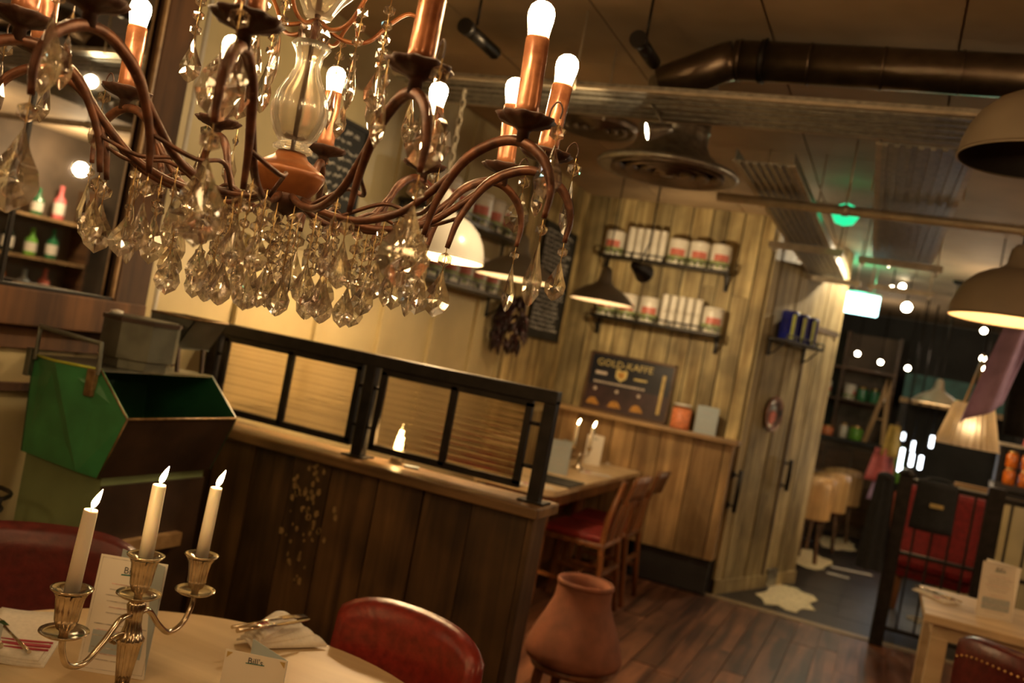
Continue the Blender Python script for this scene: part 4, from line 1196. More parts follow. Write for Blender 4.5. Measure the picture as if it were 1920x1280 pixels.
YW = YB - 0.034
wall_shelf('upper black iron shelf of white tins on the back boards', T(-2.17, YW, 2.27), 0.97)
wall_shelf('lower black iron shelf of white tins on the back boards', T(-2.15, YW, 1.82), 0.96)
gu, gl_ = 'tins on the upper back shelf', 'tins on the lower back shelf'
ty = YW - 0.082
for i, xx in enumerate((-2.085, -1.60, -1.445, -1.29)):
    tin('L', (xx, ty, 2.2705), -PI + 0.15 + 0.1 * i, 'large tin with coral emblem, %s from the left on the upper back shelf' % ORD[i], gu)
for i in range(5):
    xx = -1.955 + i * 0.060
    tin('S', (xx, ty - 0.03, 2.2705), -PI / 2, 'small white tin, %s of the front row on the upper back shelf' % ORD[i], gu)
    tin('S', (xx, ty - 0.03, 2.2705 + 0.1125), -PI / 2 + 0.3, 'small white tin stacked on the %s front one of the upper back shelf' % ORD[i], gu)
for i, xx in enumerate((-2.06, -1.90, -1.735, -1.265)):
    tin('L', (xx, ty, 1.8205), -PI + 0.15 + 0.1 * i, 'large tin with coral emblem, %s from the left on the lower back shelf' % ORD[i], gl_)
for i in range(5):
    xx = -1.615 + i * 0.061
    tin('S', (xx, ty - 0.03, 1.8205), -PI / 2, 'small white tin, %s of the front row on the lower back shelf' % ORD[i], gl_)
    tin('S', (xx, ty - 0.03, 1.8205 + 0.1125), -PI / 2 + 0.3, 'small white tin stacked on the %s front one of the lower back shelf' % ORD[i], gl_)

ML = T(XL + 0.024, 3.98, 2.10) @ RZ(PI / 2)
wall_shelf('upper black iron shelf on the cream wall behind the white pendant', ML, 1.36)
wall_shelf('lower black iron shelf on the cream wall behind the white pendant', T(XL + 0.024, 3.98, 1.755) @ RZ(PI / 2), 1.30)
tx = XL + 0.024 + 0.085
for i, yy in enumerate((4.12, 4.30, 4.48, 4.72, 4.90, 5.10)):
    tin('L', (tx, yy, 2.1005), -2.5, 'large white tin, %s from the partition on the upper shelf of the cream wall' % ORD[i], 'tins on the upper cream wall shelf')
for i, yy in enumerate((4.10, 4.28, 4.46, 4.64, 4.82, 5.02)):
    tin('L', (tx, yy, 1.7555), -2.5, 'large white tin, %s from the partition on the lower shelf of the cream wall' % ORD[i], 'tins on the lower cream wall shelf')

# blue tins on the angled wall
c = on_side(1440, 634, 0.034); c2 = on_side(1532, 660, 0.034)
sl = (c2 - c).length
wall_shelf('small black iron shelf of blue tins on the angled plank wall', T(c.x, c.y, 1.88) @ RZ(AROT), 0.62, 0.15)
BT = tin_mesh(0.060, 0.20, ['tin_blue', 'tin_lime', 'tin_blue'])
STR = MB()
for i, q in enumerate((0.13, 0.30, 0.46)):
    pp = c + AD * q + AN * 0.075; pp.z = 1.8805
    t = thing('blue_tin', 'blue tin with a lime stripe, %s from the dado corner on the small shelf' % ORD[i], 'tin', pp, AROT - PI / 2 + 0.0, 'blue tins on the angled wall shelf')
    MB().lathe([(0, 0), (0.058, 0), (0.062, 0.004), (0.062, 0.186), (0.064, 0.188), (0.064, 0.196), (0.058, 0.2), (0, 0.198)], 28).build('tin_body', 'tin_blue', t)
    MB().lathe([(0, 0), (0.055, 0), (0.055, 0.01), (0, 0.014)], 24, T(0, 0, 0.199)).build('lid', 'tin_blue', t)
    arc = [R(a) for a in (-46, -34, -22)]
    for nm, zz0, zz1 in (('lime_stripe', 0.008, 0.184),):
        b = MB()
        b.add([(0.0632 * math.cos(a), 0.0632 * math.sin(a), z) for z in (zz0, zz1) for a in arc] + [(0.0610 * math.cos(a), 0.0610 * math.sin(a), z) for z in (zz0, zz1) for a in arc],
              [(0, 1, 4, 3), (1, 2, 5, 4), (6, 9, 10, 7), (7, 10, 11, 8), (0, 3, 9, 6), (2, 8, 11, 5), (0, 6, 7, 1), (1, 7, 8, 2), (3, 4, 10, 9), (4, 5, 11, 10)])
        b.build(nm, 'tin_lime', t)

# ================================================================== CHALKBOARDS, CHILLIES, SIGN, THINGS ON THE DADO LEDGE
def chalkboard(label, M, w, h, rows, gap_at=None, seed=1):
    b = thing('chalkboard', label, 'chalkboard', (0, 0, 0), 0, 'chalkboards on the cream wall')
    b.matrix_world = M
    MB().box(0, w, -0.012, 0, 0, h).build('slate_panel', 'slate', b)
    for a in ((0, w, 0, 0.018), (0, w, h - 0.018, h), (0, 0.018, 0, h), (w - 0.018, w, 0, h)):
        MB().box(a[0], a[1], -0.020, 0.0, a[2], a[3]).build('frame_bar', 'black_iron', b)
    rr = random.Random(seed)
    for i in range(rows):
        z = h - 0.055 - i * (h - 0.10) / rows
        if gap_at and gap_at[0] <= i < gap_at[1]: continue
        line = MB(); xx = 0.05
        end = w - rr.uniform(0.05, 0.16)
        while xx < end:
            ln_ = rr.uniform(0.03, 0.075)
            pts = []
            t = 0.0
            while t < ln_ and xx + t < end:
                pts.append((xx + t, -0.0132, z + rr.uniform(-0.010, 0.010)))
                t += 0.008
            if len(pts) > 2:
                line.tube(pts, 0.0048, 4)
            xx += ln_ + 0.014
        line.build('chalk_line', 'chalk', b)
    return b


chalkboard('tall chalkboard of white handwriting hung beside the back corner', T(XL + 0.024, 5.95, 1.55) @ RZ(PI / 2), 0.66, 0.82, 22, (9, 12), 3)
chalkboard('small chalkboard high on the cream wall behind the chandelier', T(XL + 0.016, 3.12, 1.86) @ RZ(PI / 2), 0.50, 0.46, 9, None, 8)

chs = thing('chilli_bunch', 'dark red bunch of dried chillies hanging on the cream wall', 'chilli bunch', (XL + 0.11, 5.47, 1.42))
MB().tube([(-0.07, 0, 0.46), (-0.01, 0, 0.42), (0, 0, 0.36)], 0.004, 6).build('string', 'tan_wood', chs)
CHM = MB().tube(curve_pts([(0, 0, 0), (0.012, 0, -0.03), (0.016, 0, -0.06), (0.006, 0, -0.09)], 3), [0.004, 0.009, 0.012, 0.013, 0.012, 0.011, 0.009, 0.006, 0.004, 0.002], 6).mesh('chilli', 'chilli')
rr = random.Random(2)
for i in range(120):
    z = rr.uniform(0.06, 0.38); rad = 0.080 * math.sin(min(1, (0.42 - z) / 0.2) * PI / 2) * (0.45 + 0.55 * min(1, z / 0.16)); t = rr.uniform(0, 2 * PI)
    obj('chilli', CHM, chs, (max(-0.055, rad * math.cos(t)), rad * math.sin(t) * 1.35, z), (rr.uniform(-0.5, 0.5), rr.uniform(-0.5, 0.5), t))

sg = thing('tin_sign', 'dark navy framed coffee sign with gold lettering leaning on the dado ledge', 'sign', (-2.125, 6.735, 1.1095))
sg.rotation_euler = (R(-4), 0, 0)
SW, SH = 0.66, 0.44
MB().box(0, SW, -0.006, 0, 0, SH).build('sign_sheet', 'sign', sg)
MB().box(0.02, SW - 0.02, -0.008, -0.005, 0.02, 0.20).build('print_field', 'sign_plum', sg)
for a in ((0, SW, 0, 0.018), (0, SW, SH - 0.018, SH), (0, 0.018, 0, SH), (SW - 0.018, SW, 0, SH)):
    MB().box(a[0], a[1], -0.018, 0.002, a[2], a[3]).build('frame_bar', 'sign_frame', sg)
lettering('sign_lettering', 'GOLD-KAFFE', 0.072, 'sign_gold', sg, T(0.275, -0.0095, 0.365) @ RX(PI / 2), 0.0008, width=0.43)
MB().box(0.06, 0.15, -0.0095, -0.006, 0.275, 0.298).build('print_bar', 'sign_white', sg)
MB().box(0.36, 0.46, -0.0095, -0.006, 0.275, 0.290).build('print_bar', 'sign_gold', sg)
MB().prism([(0.215, 0.325), (0.235, 0.335), (0.26, 0.322), (0.285, 0.335), (0.305, 0.325), (0.302, 0.272), (0.26, 0.242), (0.218, 0.272)], -0.0098, -0.006, 'xz').build('crest', 'sign_gold', sg)
MB().prism([(0.235, 0.312), (0.285, 0.312), (0.283, 0.282), (0.26, 0.265), (0.237, 0.282)], -0.0105, -0.009, 'xz').build('crest_field', 'sign_orange', sg)
for i in range(16):
    MB().box(0.06 + i * 0.025, 0.078 + i * 0.025, -0.0098, -0.006, 0.212, 0.226).build('small_letter', 'sign_white', sg)
for xx in (0.08, 0.25, 0.42):
    MB().lathe([(0, 0), (0.014, 0), (0.012, 0.003), (0, 0.004)], 16, T(xx, -0.008, 0.165) @ RX(PI / 2)).build('white_dot', 'sign_white', sg)
    MB().prism([(xx - 0.05, 0.045), (xx - 0.035, 0.08), (xx - 0.015, 0.095), (xx + 0.015, 0.095), (xx + 0.04, 0.07), (xx + 0.055, 0.045)], -0.0098, -0.007, 'xz').build('coffee_print', 'sign_orange', sg)
MB().box(0.57, 0.595, -0.0095, -0.006, 0.06, 0.35).build('gold_stripe', 'gold', sg)
p = at_y(1275, 792, 6.67); p.z = 1.1095
jr = thing('sweet_jar', 'glass jar of coral sweets on the dado ledge right of the sign', 'jar', p)
MB().lathe([(0.064, 0.145), (0.069, 0.15), (0.06, 0.166), (0.057, 0.165)], 28).build('jar_neck', 'jar_glass', jr)
MB().lathe([(0, 0.0), (0.066, 0.0), (0.070, 0.01), (0.070, 0.145), (0.04, 0.152), (0, 0.155)], 28).build('sweets', 'coral', jr)
MB().lathe([(0, 0.165), (0.062, 0.165), (0.062, 0.178), (0, 0.18)], 28).build('lid', 'enamel_white', jr)
p = at_y(1321, 808, 6.66); p.z = 1.1095
folded_card('ledge_card', 'pale blue card standing at the right end of the dado ledge', p, R(2), 0.155, 0.195, 35, 'paper_blue', 'paper_blue', lines=5, logo=False, grp='cards on the ledge')

# ================================================================== PENDANT LAMPS
def pendant(label, rim, Rr, style, outer, inner='enamel_inner', cord='black_iron', watts=10.0, name='pendant_lamp', grp='enamel pendant lamps', chain=False, col=(1, 0.70, 0.38), top=CEIL, glow=1.0):
    L_ = thing(name, label, 'lamp', rim, 0, grp)
    if style == 'dome':
        H = Rr * 0.92
        prof = [(Rr * math.cos(R(a)) ** 0.8, H * math.sin(R(a))) for a in (0, 12, 25, 40, 55, 68, 76)]
        neck = H * math.sin(R(76))
    else:
        H = Rr * 0.62
        prof = [(Rr, 0), (Rr * 0.98, H * 0.06), (Rr * 0.80, H * 0.38), (Rr * 0.55, H * 0.66), (Rr * 0.30, H * 0.86), (Rr * 0.24, H * 1.0)]
        neck = H
    MB().lathe(prof, 40).build('shade', outer, L_)
    MB().lathe([(r * 0.985 - 0.001, z - 0.002 if i else z) for i, (r, z) in enumerate(prof)], 40).build('shade_lining', inner, L_)
    MB().lathe([(Rr * 0.985, 0.0), (Rr * 1.012, 0.004), (Rr * 1.012, -0.004), (Rr * 0.985, -0.003)], 40).build('rolled_rim', outer, L_)
    MB().lathe([(prof[-1][0] + 0.004, neck - 0.006), (Rr * 0.20, neck + 0.02), (Rr * 0.17, neck + 0.07), (0.018, neck + 0.09), (0.0, neck + 0.092)], 24).build('cap', outer, L_)
    hh = top - rim.z - 0.002
    if chain:
        k = 0; z = neck + 0.095
        LK = MB().tube([(0.010 * math.cos(t), 0, 0.018 + 0.022 * math.sin(t)) for t in [2 * PI * q / 10 for q in range(11)]], 0.0025, 5).mesh('chain_link', 'strut')
        while z < hh:
            obj('chain_link', LK, L_, (0, 0, z), (0, 0, 0 if k % 2 else PI / 2)); z += 0.036; k += 1
    else:
        MB().tube([(0, 0, neck + 0.085), (0, 0, hh)], 0.004, 6).build('cord', cord, L_)
        MB().lathe([(0.0, hh), (0.05, hh), (0.045, hh - 0.02), (0.012, hh - 0.035), (0, hh - 0.035)], 20).build('ceiling_rose', cord, L_)
    bb = MB().lathe([(0.0, neck - 0.005), (0.014, neck - 0.01), (0.016, neck - 0.035), (0.03, neck - 0.065), (0.032, neck - 0.082), (0.022, neck - 0.102), (0.0, neck - 0.11)], 16).build('bulb', 'enamel_white', L_)
    if glow > 0:
        key = 'lampbulb_%.2f' % glow
        if key not in MT: MT[key] = emit(key, (1.0, 0.66, 0.32), 90 * glow)
        bb.data.materials[0] = MT[key]
    if watts: point_light('lamp_light', (0, 0, max(0.012, neck - 0.15)), watts, col, 0.03, L_)
    return L_


def rimpt(px, py, z): return at(px, py, z)


pendant('white enamel dome pendant hanging on a chain behind the chandelier', Vector((-1.75, 3.28, 1.775)), 0.20, 'dome', 'enamel_white', chain=True, watts=13, top=2.445)
pendant('grey enamel pendant in the middle of the alcove row', Vector((-1.75, 4.14, 1.80)), 0.20, 'flat', 'enamel_grey', watts=2.5, glow=0.12)
pendant('grey enamel pendant farthest back in the alcove row', Vector((-1.72, 5.46, 1.84)), 0.20, 'flat', 'enamel_grey', watts=2.5, glow=0.12)
pendant('drab dome pendant with a glowing rim at the right edge', at(1892, 602, 3.25), 0.20, 'dome', 'enamel_drab', watts=1.6, glow=0.06, col=(1, 0.55, 0.22))
pendant('unlit brown dome pendant cut off by the upper right edge', at(1948, 302, 2.35), 0.19, 'dome', 'enamel_drab', 'dark', watts=0, glow=0)

# ================================================================== CEILING SERVICES
def tray(label, a, b, width, z, lips=0.05, ribs_=6, hang=3, along='y', mt='steel'):
    t = thing('cable_tray', label, 'cable tray', (0, 0, 0), 0, 'galvanised cable trays')
    a, b = Vector((a[0], a[1], z)), Vector((b[0], b[1], z))
    d = (b - a).normalized(); s = Vector((-d.y, d.x, 0))
    MB().bar(a, b, width, 0.004).build('tray_floor', mt, t)
    for q in (-1, 1):
        o = s * (width / 2) * q + Vector((0, 0, lips / 2))
        MB().bar(a + o, b + o, 0.006, lips).build('side_lip', mt, t)
        MB().bar(a + o + Vector((0, 0, -lips / 2 - 0.002)), b + o + Vector((0, 0, -lips / 2 - 0.002)), 0.022, 0.010).build('edge_rail', 'strut', t)
    for k in range(ribs_):
        o = s * width * ((k + 0.5) / ribs_ - 0.5) + Vector((0, 0, -0.006))
        MB().bar(a + o, b + o, width / ribs_ * 0.45, 0.010).build('rib', mt, t)
    for k in range(hang):
        c = a + (b - a) * ((k + 0.5) / hang)
        for q in (-1, 1):
            o = s * (width / 2 + 0.02) * q
            MB().tube([c + o - Vector((0, 0, 0.02)), c + o + Vector((0, 0, CEIL - z - 0.002))], 0.004, 6).build('hanger_rod', 'strut', t)
    return t


tray('wide galvanised cable tray crossing the ceiling above the round diffuser', (-2.0, 3.31), (2.6, 3.31), 0.34, 2.45, ribs_=5, hang=3, lips=0.018)
tray('slatted galvanised cable tray running back over the timber corner', (-0.66, 3.95), (-0.61, 7.6), 0.24, 2.43, ribs_=7, hang=2)
tray('wide slatted cable tray running back beside the right pendant', (-0.04, 3.52), (-0.10, 6.4), 0.32, 2.44, ribs_=8, hang=2)

dt = thing('spiral_duct', 'dark round spiral duct with an angled end under the ceiling', 'duct', (0, 0, 0))
Yd, Zd, rd = 3.31, 2.635, 0.070
MB().tube([(-0.72, Yd, Zd), (2.3, Yd, Zd)], rd, 24).build('duct_run', 'dark_steel', dt)
MB().tube([(-0.72, Yd, Zd), (-0.76, Yd, Zd - 0.014), (-0.97, Yd, Zd - 0.112)], rd, 24).build('duct_elbow', 'dark_steel', dt)
for xx in [-0.70 + 0.24 * k for k in range(11)]:
    MB().tube([(xx - 0.004, Yd, Zd), (xx + 0.004, Yd, Zd)], rd + 0.003, 24).build('seam_ring', 'dark_steel', dt)
for xx in (-0.62, 0.25, 1.4):
    MB().tube([(xx - 0.01, Yd, Zd), (xx + 0.01, Yd, Zd)], rd + 0.006, 24).build('duct_clamp', 'black_iron', dt)
    MB().tube([(xx, Yd, Zd + rd), (xx, Yd, CEIL - 0.002)], 0.006, 6).build('hanger_rod', 'black_iron', dt)

for a, b, lab in (((-1.57, 2.86), (-1.57, 3.12), 'short black pipe near the ceiling left of the tall chandelier bulb'), ((-0.955, 2.90), (-0.955, 3.12), 'short black pipe beside the angled end of the duct')):
    pp = thing('ceiling_pipe', lab, 'pipe', (0, 0, 0), 0, 'black ceiling pipes')
    MB().tube([(a[0], a[1], 2.545), (b[0], b[1] + 0.0, 2.545)], 0.024, 14).build('pipe_run', 'black_iron', pp)
    MB().tube([(a[0], a[1] - 0.008, 2.545), (a[0], a[1] + 0.02, 2.545)], 0.029, 14).build('end_cap', 'black_iron', pp)
    MB().tube([(a[0], a[1] + 0.08, 2.58), (a[0], a[1] + 0.08, CEIL - 0.002)], 0.005, 6).build('hanger_rod', 'black_iron', pp)
cpz = thing('conduit_pipe', 'long galvanised conduit crossing under the slatted trays', 'pipe', (0, 0, 0))
MB().tube([(-0.95, 4.55, 2.385), (2.6, 4.55, 2.385)], 0.022, 14).build('pipe_run', 'strut', cpz)
for xx in (-0.35, 0.4, 1.3):
    MB().tube([(xx, 4.55, 2.40), (xx, 4.55, CEIL - 0.002)], 0.005, 6).build('hanger_rod', 'strut', cpz)
    MB().tube([(xx - 0.015, 4.55, 2.385), (xx + 0.015, 4.55, 2.385)], 0.027, 14).build('pipe_clip', 'strut', cpz)
for x0, x1, yy, zz, lab in ((-0.86, -0.42, 5.9, 2.39, 'pale strut under the left slatted tray, the nearer one'), (-0.80, -0.36, 7.3, 2.39, 'pale strut under the left slatted tray, the farther one'),
                            (-0.34, 0.14, 6.1, 2.40, 'pale strut under the right slatted tray, the nearer one'), (-0.32, 0.14, 7.4, 2.40, 'pale strut under the right slatted tray, the farther one')):
    s_ = thing('strut_bar', lab, 'strut', (0, yy, 0), 0, 'pale ceiling struts')
    MB().box(x0, x1, -0.02, 0.02, zz - 0.02, zz + 0.018).build('channel', 'strut', s_)
    for xx in (x0 + 0.03, x1 - 0.03):
        MB().tube([(xx, 0, zz - 0.05), (xx, 0, CEIL - 0.002)], 0.006, 6).build('threaded_rod', 'strut', s_)
        MB().tube([(xx, 0, zz - 0.035), (xx, 0, zz - 0.02)], 0.013, 6, smooth=False).build('nut', 'strut', s_)

# round diffuser
df = thing('round_diffuser', 'large round metal air diffuser hanging under the cable tray', 'air diffuser', (-1.02, 3.80, 0))
MB().lathe([(0.145, 2.69), (0.145, 2.60), (0.150, 2.595), (0.145, 2.59), (0.145, 2.50), (0.150, 2.495), (0.145, 2.49), (0.145, 2.44), (0.165, 2.40), (0.22, 2.36), (0.288, 2.335), (0.298, 2.322), (0.295, 2.31), (0.280, 2.305), (0.24, 2.318), (0.23, 2.318)], 48).build('body', 'steel', df)
for r0 in (0.235, 0.175, 0.115, 0.055):
    MB().lathe([(r0, 2.322), (r0 + 0.002, 2.300), (r0 - 0.038, 2.325), (r0 - 0.042, 2.345), (r0, 2.322)], 40).build('louvre_ring', 'dark_steel', df)
MB().lathe([(0, 2.30), (0.03, 2.30), (0.025, 2.33), (0, 2.33)], 20).build('hub_cap', 'dark_steel', df)
cd2 = thing('flush_diffuser', 'flat round ceiling diffuser left of the hanging one', 'air diffuser', (at_h(1122, 243, 2.68).x, at_h(1122, 243, 2.68).y, 0))
for r0 in (0.20, 0.15, 0.10, 0.05):
    MB().lathe([(r0, 2.70), (r0 + 0.004, 2.672), (r0 - 0.030, 2.684), (r0 - 0.034, 2.70)], 40).build('louvre_ring', 'dark_steel', cd2)
MB().lathe([(0, 2.718), (0.20, 2.718), (0.205, 2.70), (0.20, 2.695), (0, 2.70)], 40).build('back_dish', 'dark_steel', cd2)


def spot_lamp(label, loc, target, body='steel', face='spotface', r=0.022, col=(1, 0.70, 0.36), watts=4.0, angle=55, stem_to=None, grp='small spot lamps'):
    s = thing('spot_lamp', label, 'lamp', loc, 0, grp)
    q = (Vector(target) - Vector(loc)).to_track_quat('-Z', 'Y').to_matrix().to_4x4()
    MB().lathe([(0.0, r * 2.9), (r * 0.45, r * 2.8), (r * 0.6, r * 1.9), (r, 0.012), (r * 1.08, 0.0), (r * 0.95, 0.0)], 18, q).build('housing', body, s)
    MB().lathe([(0.0, 0.003), (r * 0.93, 0.003)], 18, q).build('lens', face, s)
    top = stem_to if stem_to is not None else CEIL - loc[2]
    MB().tube([q @ Vector((0, 0, r * 2.0)), (0, 0, r * 3.2), (0, 0, top - 0.002)], 0.006, 6).build('stem', body, s)
    if watts:
        l = spot_light('spot_light', Vector(loc) + (Vector(target) - Vector(loc)).normalized() * 0.012, target, watts, angle, col)
        l.parent = s; l.matrix_parent_inverse = Matrix.Identity(4)
        l.location = (Vector(target) - Vector(loc)).normalized() * 0.012
    return s


spot_lamp('small steel spot lamp clipped beside the hanging diffuser', at(1212, 246, 3.42), Vector((-1.95, 2.85, 2.0)), r=0.034, watts=20, angle=110, stem_to=2.44 - at(1212, 246, 3.42).z)
spot_lamp('black spot lamp hanging in front of the back wall shelves', at(1208, 512, 5.7), at(1300, 585, 6.5), body='black_iron', r=0.058, watts=16, angle=125)
for px, py, z, lab in ((1700, 576, 8.2, 'bright far spot lamp right of the exit sign'), (1672, 542, 8.0, 'far spot lamp just above the brightest one'), (1664, 495, 7.4, 'far spot lamp under the right strut'),
                       (1692, 537, 8.6, 'small far spot lamp between two brighter ones'), (1608, 663, 11.5, 'small far spot lamp below the exit sign'), (1651, 679, 11.5, 'pair end spot lamp above the far counter'),
                       (1702, 690, 11.0, 'faint far spot lamp in the dark middle'), (1571, 649, 11.8, 'small far spot lamp nearest the angled wall'), (1845, 620, 9.0, 'far spot lamp just under the right pendant rim'),
                       (1843, 672, 9.5, 'far spot lamp left of the purple cloth'), (1848, 692, 9.5, 'lower far spot lamp touching the purple cloth'), (1506, 440, 6.0, 'far spot lamp under the left slatted tray')):
    spot_lamp(lab, at(px, py, z), at(px, py, z) + (Vector((0.1, -1.0, -0.35)) if py != 495 else Vector((-0.55, -0.55, -0.85))), body='black_iron', r=0.030 if py != 576 else 0.045, watts=(26 if py == 495 else 0), angle=120, col=(1, 0.80, 0.52), grp='far corridor spot lamps')

# exit sign and a globe added for a green glow where no lamp hangs
es = thing('exit_sign', 'glowing pale cyan exit sign hanging in the corridor', 'sign', at(1600, 568, 8.0), R(10))
MB().cbox((0, 0, 0), (0.42, 0.035, 0.175), bev=0.012).build('light_box', 'exit', es)
MB().cbox((0, 0.0, 0.094), (0.43, 0.045, 0.016), bev=0.003).build('top_cap', 'white_pipe', es)
for s in (-1, 1):
    MB().tube([(s * 0.15, 0, 0.10), (s * 0.15, 0, CEIL - es.location.z - 0.002)], 0.004, 6).build('hanger_wire', 'strut', es)
point_light('exit_glow', at(1608, 567, 8.0) + Vector((0, -0.06, 0.16)), 2.2, (0.10, 1.0, 0.55), 0.03)
gp = at(1585, 404, 5.2)
gl2 = thing('green_glow_globe', 'glowing globe added for the green glow between the two slatted trays', 'lamp', gp)
MB().lathe([(0.0, -0.06), (0.05, -0.045), (0.075, 0.0), (0.05, 0.05), (0.02, 0.065), (0.0, 0.065)], 20).build('globe', 'green_glow_globe', gl2)
MB().tube([(0, 0, 0.06), (0, 0, CEIL - gp.z - 0.002)], 0.004, 6).build('cord', 'strut', gl2)

# ================================================================== RIGHT SIDE: TABLE, RAILING, RED ARMCHAIR
rt = thing('side_table', 'pale wooden table at the right edge with a menu on it', 'table', (0, 0, 0))
MB().cbox((1.01, 4.425, 0.733), (1.5, 0.67, 0.034), bev=0.005).build('table_top', 'table', rt)
MB().box(0.30, 1.72, 4.13, 4.72, 0.655, 0.716).build('apron', 'table', rt)
for xx in (0.33, 1.68):
    for yy in (4.15, 4.70):
        MB().cbox((xx, yy, 0.33), (0.065, 0.065, 0.66), bev=0.004).build('leg', 'table', rt)
p = at_h(1862, 1160, 0.7505)
folded_card('menu_card', 'white printed menu standing on the right side table', p, YAW - R(6), 0.145, 0.225, 50, 'paper', 'paper', lines=16, lean=R(-4))
p = at_h(1757, 1120, 0.7505)
napkin('white napkin with cutlery on the corner of the right side table', p, R(40), 0.11, 0.19)
fork('fork on the napkin of the right side table', p + Vector((0.015, 0, 0.0155)), R(50))
knife('knife on the napkin of the right side table', p + Vector((-0.02, 0, 0.0155)), R(46))

rl = thing('iron_railing', 'black iron railing with thin upright bars at the step', 'railing', (0, 0, 0))
YR = 6.66
MB().cbox((0.17, YR, 0.56), (0.085, 0.085, 1.12), bev=0.006).build('newel_post', 'black_iron', rl)
MB().lathe([(0, 1.12), (0.05, 1.12), (0.055, 1.135), (0.03, 1.16), (0, 1.165)], 16, T(0.17, YR, 0)).build('newel_cap', 'black_iron', rl)
MB().cbox((0.70, YR, 0.58), (0.10, 0.085, 1.16), bev=0.006).build('newel_post', 'black_iron', rl)
MB().cbox((1.2, YR, 1.09), (2.05, 0.05, 0.035), bev=0.004).build('top_rail', 'black_iron', rl)
MB().cbox((1.2, YR, 0.62), (2.05, 0.03, 0.025), bev=0.003).build('middle_rail', 'black_iron', rl)
MB().cbox((1.2, YR, 0.12), (2.05, 0.03, 0.025), bev=0.003).build('bottom_rail', 'black_iron', rl)
BAR = MB().box(-0.007, 0.007, -0.007, 0.007, 0.12, 1.08).mesh('baluster', 'black_iron')
for k in range(19):
    xx = 0.275 + 0.105 * k
    if abs(xx - 0.70) > 0.06:
        obj('baluster', BAR, rl, (xx, YR, 0))

ac = thing('red_armchair', 'red leather armchair with wooden arms behind the railing', 'armchair', (0.52, 7.75, 0), R(170))
MB().cbox((0, 0.26, 0.72), (0.62, 0.14, 0.62), bev=0.05).build('backrest', 'red_bright', ac)
MB().cbox((0, -0.05, 0.40), (0.54, 0.56, 0.16), bev=0.05).build('seat', 'red_bright', ac)
for s in (-1, 1):
    MB().cbox((s * 0.31, -0.02, 0.62), (0.06, 0.55, 0.05), bev=0.012).build('arm_rest', 'chair_wood', ac)
    MB().cbox((s * 0.31, -0.02, 0.45), (0.045, 0.48, 0.30), bev=0.012).build('arm_panel', 'red_bright', ac)
    for q in (-0.25, 0.26):
        MB().bar((s * 0.28, q, 0.36), (s * 0.29, q, 0.0), 0.045).build('leg', 'chair_wood', ac)

# black coat over the newel and a black bag on the rail
ct = thing('black_coat', 'black coat hanging from the railing newel post', 'coat', (0.10, YR - 0.03, 0.5))


def coat(i, j):
    a = 2 * PI * i
    w = 0.05 + 0.04 * (1 - j) ** 0.8 + 0.012 * math.sin(6 * a)
    return (-0.05 + w * 0.9 * math.cos(a), w * 0.9 * math.sin(a) - 0.02, -0.02 + 0.62 * j)


MB().grid(coat, 28, 8).build('coat_body', 'black_cloth', ct)
MB().lathe([(0, 0.62), (0.04, 0.61), (0.058, 0.585), (0.05, 0.57), (0, 0.57)], 16, T(-0.05, -0.02, 0)).build('collar', 'black_cloth', ct)
bg = thing('black_bag', 'black cloth bag hung over the railing beside the newel', 'bag', (0.36, YR - 0.045, 0.80))
MB().grid(lambda i, j: ((i - 0.5) * 0.26 * (1 - 0.1 * j), -0.06 * math.sin(PI * i) * (1 - 0.6 * j) - 0.01, 0.32 * j), 12, 8, thick=(0, 0.03, 0)).build('bag_body', 'black_cloth', bg)
MB().tube(curve_pts([(-0.09, 0.0, 0.31), (-0.05, 0.03, 0.335), (0.05, 0.03, 0.335), (0.09, 0.0, 0.31)], 5), 0.008, 6).build('strap', 'black_cloth', bg)
MB().box(-0.03, 0.05, -0.078, -0.068, 0.16, 0.185).build('name_patch', 'gold', bg)

bc = thing('dark_backdrop', 'black sheet added for the dark background right of the purple cloth', 'cloth', at(1935, 715, 4.9))
MB().grid(lambda i, j: ((i - 0.5) * 0.30 * (0.7 + 0.3 * j), 0.03 * math.sin(i * 10), -0.30 + 0.62 * j), 14, 8, thick=(0, 0.006, 0)).build('draped_cloth', 'black_cloth', bc, rot=(0, 0, YAW))  # black sheet put in for the dark background beyond, no cloth there
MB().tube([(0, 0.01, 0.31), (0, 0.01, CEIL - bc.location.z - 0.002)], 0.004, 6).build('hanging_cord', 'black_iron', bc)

# purple cloth hung from the ceiling at the right
pc = thing('purple_cloth', 'purple cloth hanging beside the right pendant lamp', 'cloth', at(1870, 702, 4.6))


def drape(i, j):
    x0, x1 = -0.135 + 0.145 * j, 0.075 + 0.085 * j
    return (x0 + (x1 - x0) * i, 0.03 * math.sin(i * 8 + 1.2 * j) + 0.01, (-0.27 + 0.13 * i) * (1 - j) + 0.24 * j)


o = MB().grid(drape, 18, 10, thick=(0.0, 0.006, 0)).build('draped_cloth', 'purple', pc, rot=(0, 0, YAW))
MB().tube([(0.06, 0.03, 0.23), (0.06, 0.03, CEIL - pc.location.z - 0.002)], 0.004, 6).build('hanging_cord', 'black_iron', pc)

pendant('dark flat pendant far back left of the fabric shade', at(1755, 757, 8.0), 0.20, 'flat', 'enamel_drab', watts=2.5)
pc2 = at(1812, 838, 5.9)
fs = thing('fabric_lampshade', 'cream pleated fabric lampshade hanging by the railing', 'lamp', pc2)


MT['shade_bulb'] = emit('shade_bulb_glow', (1.0, 0.70, 0.40), 14)


def pleat(k, r, z): return r * (1 + 0.045 * math.cos(k * PI))


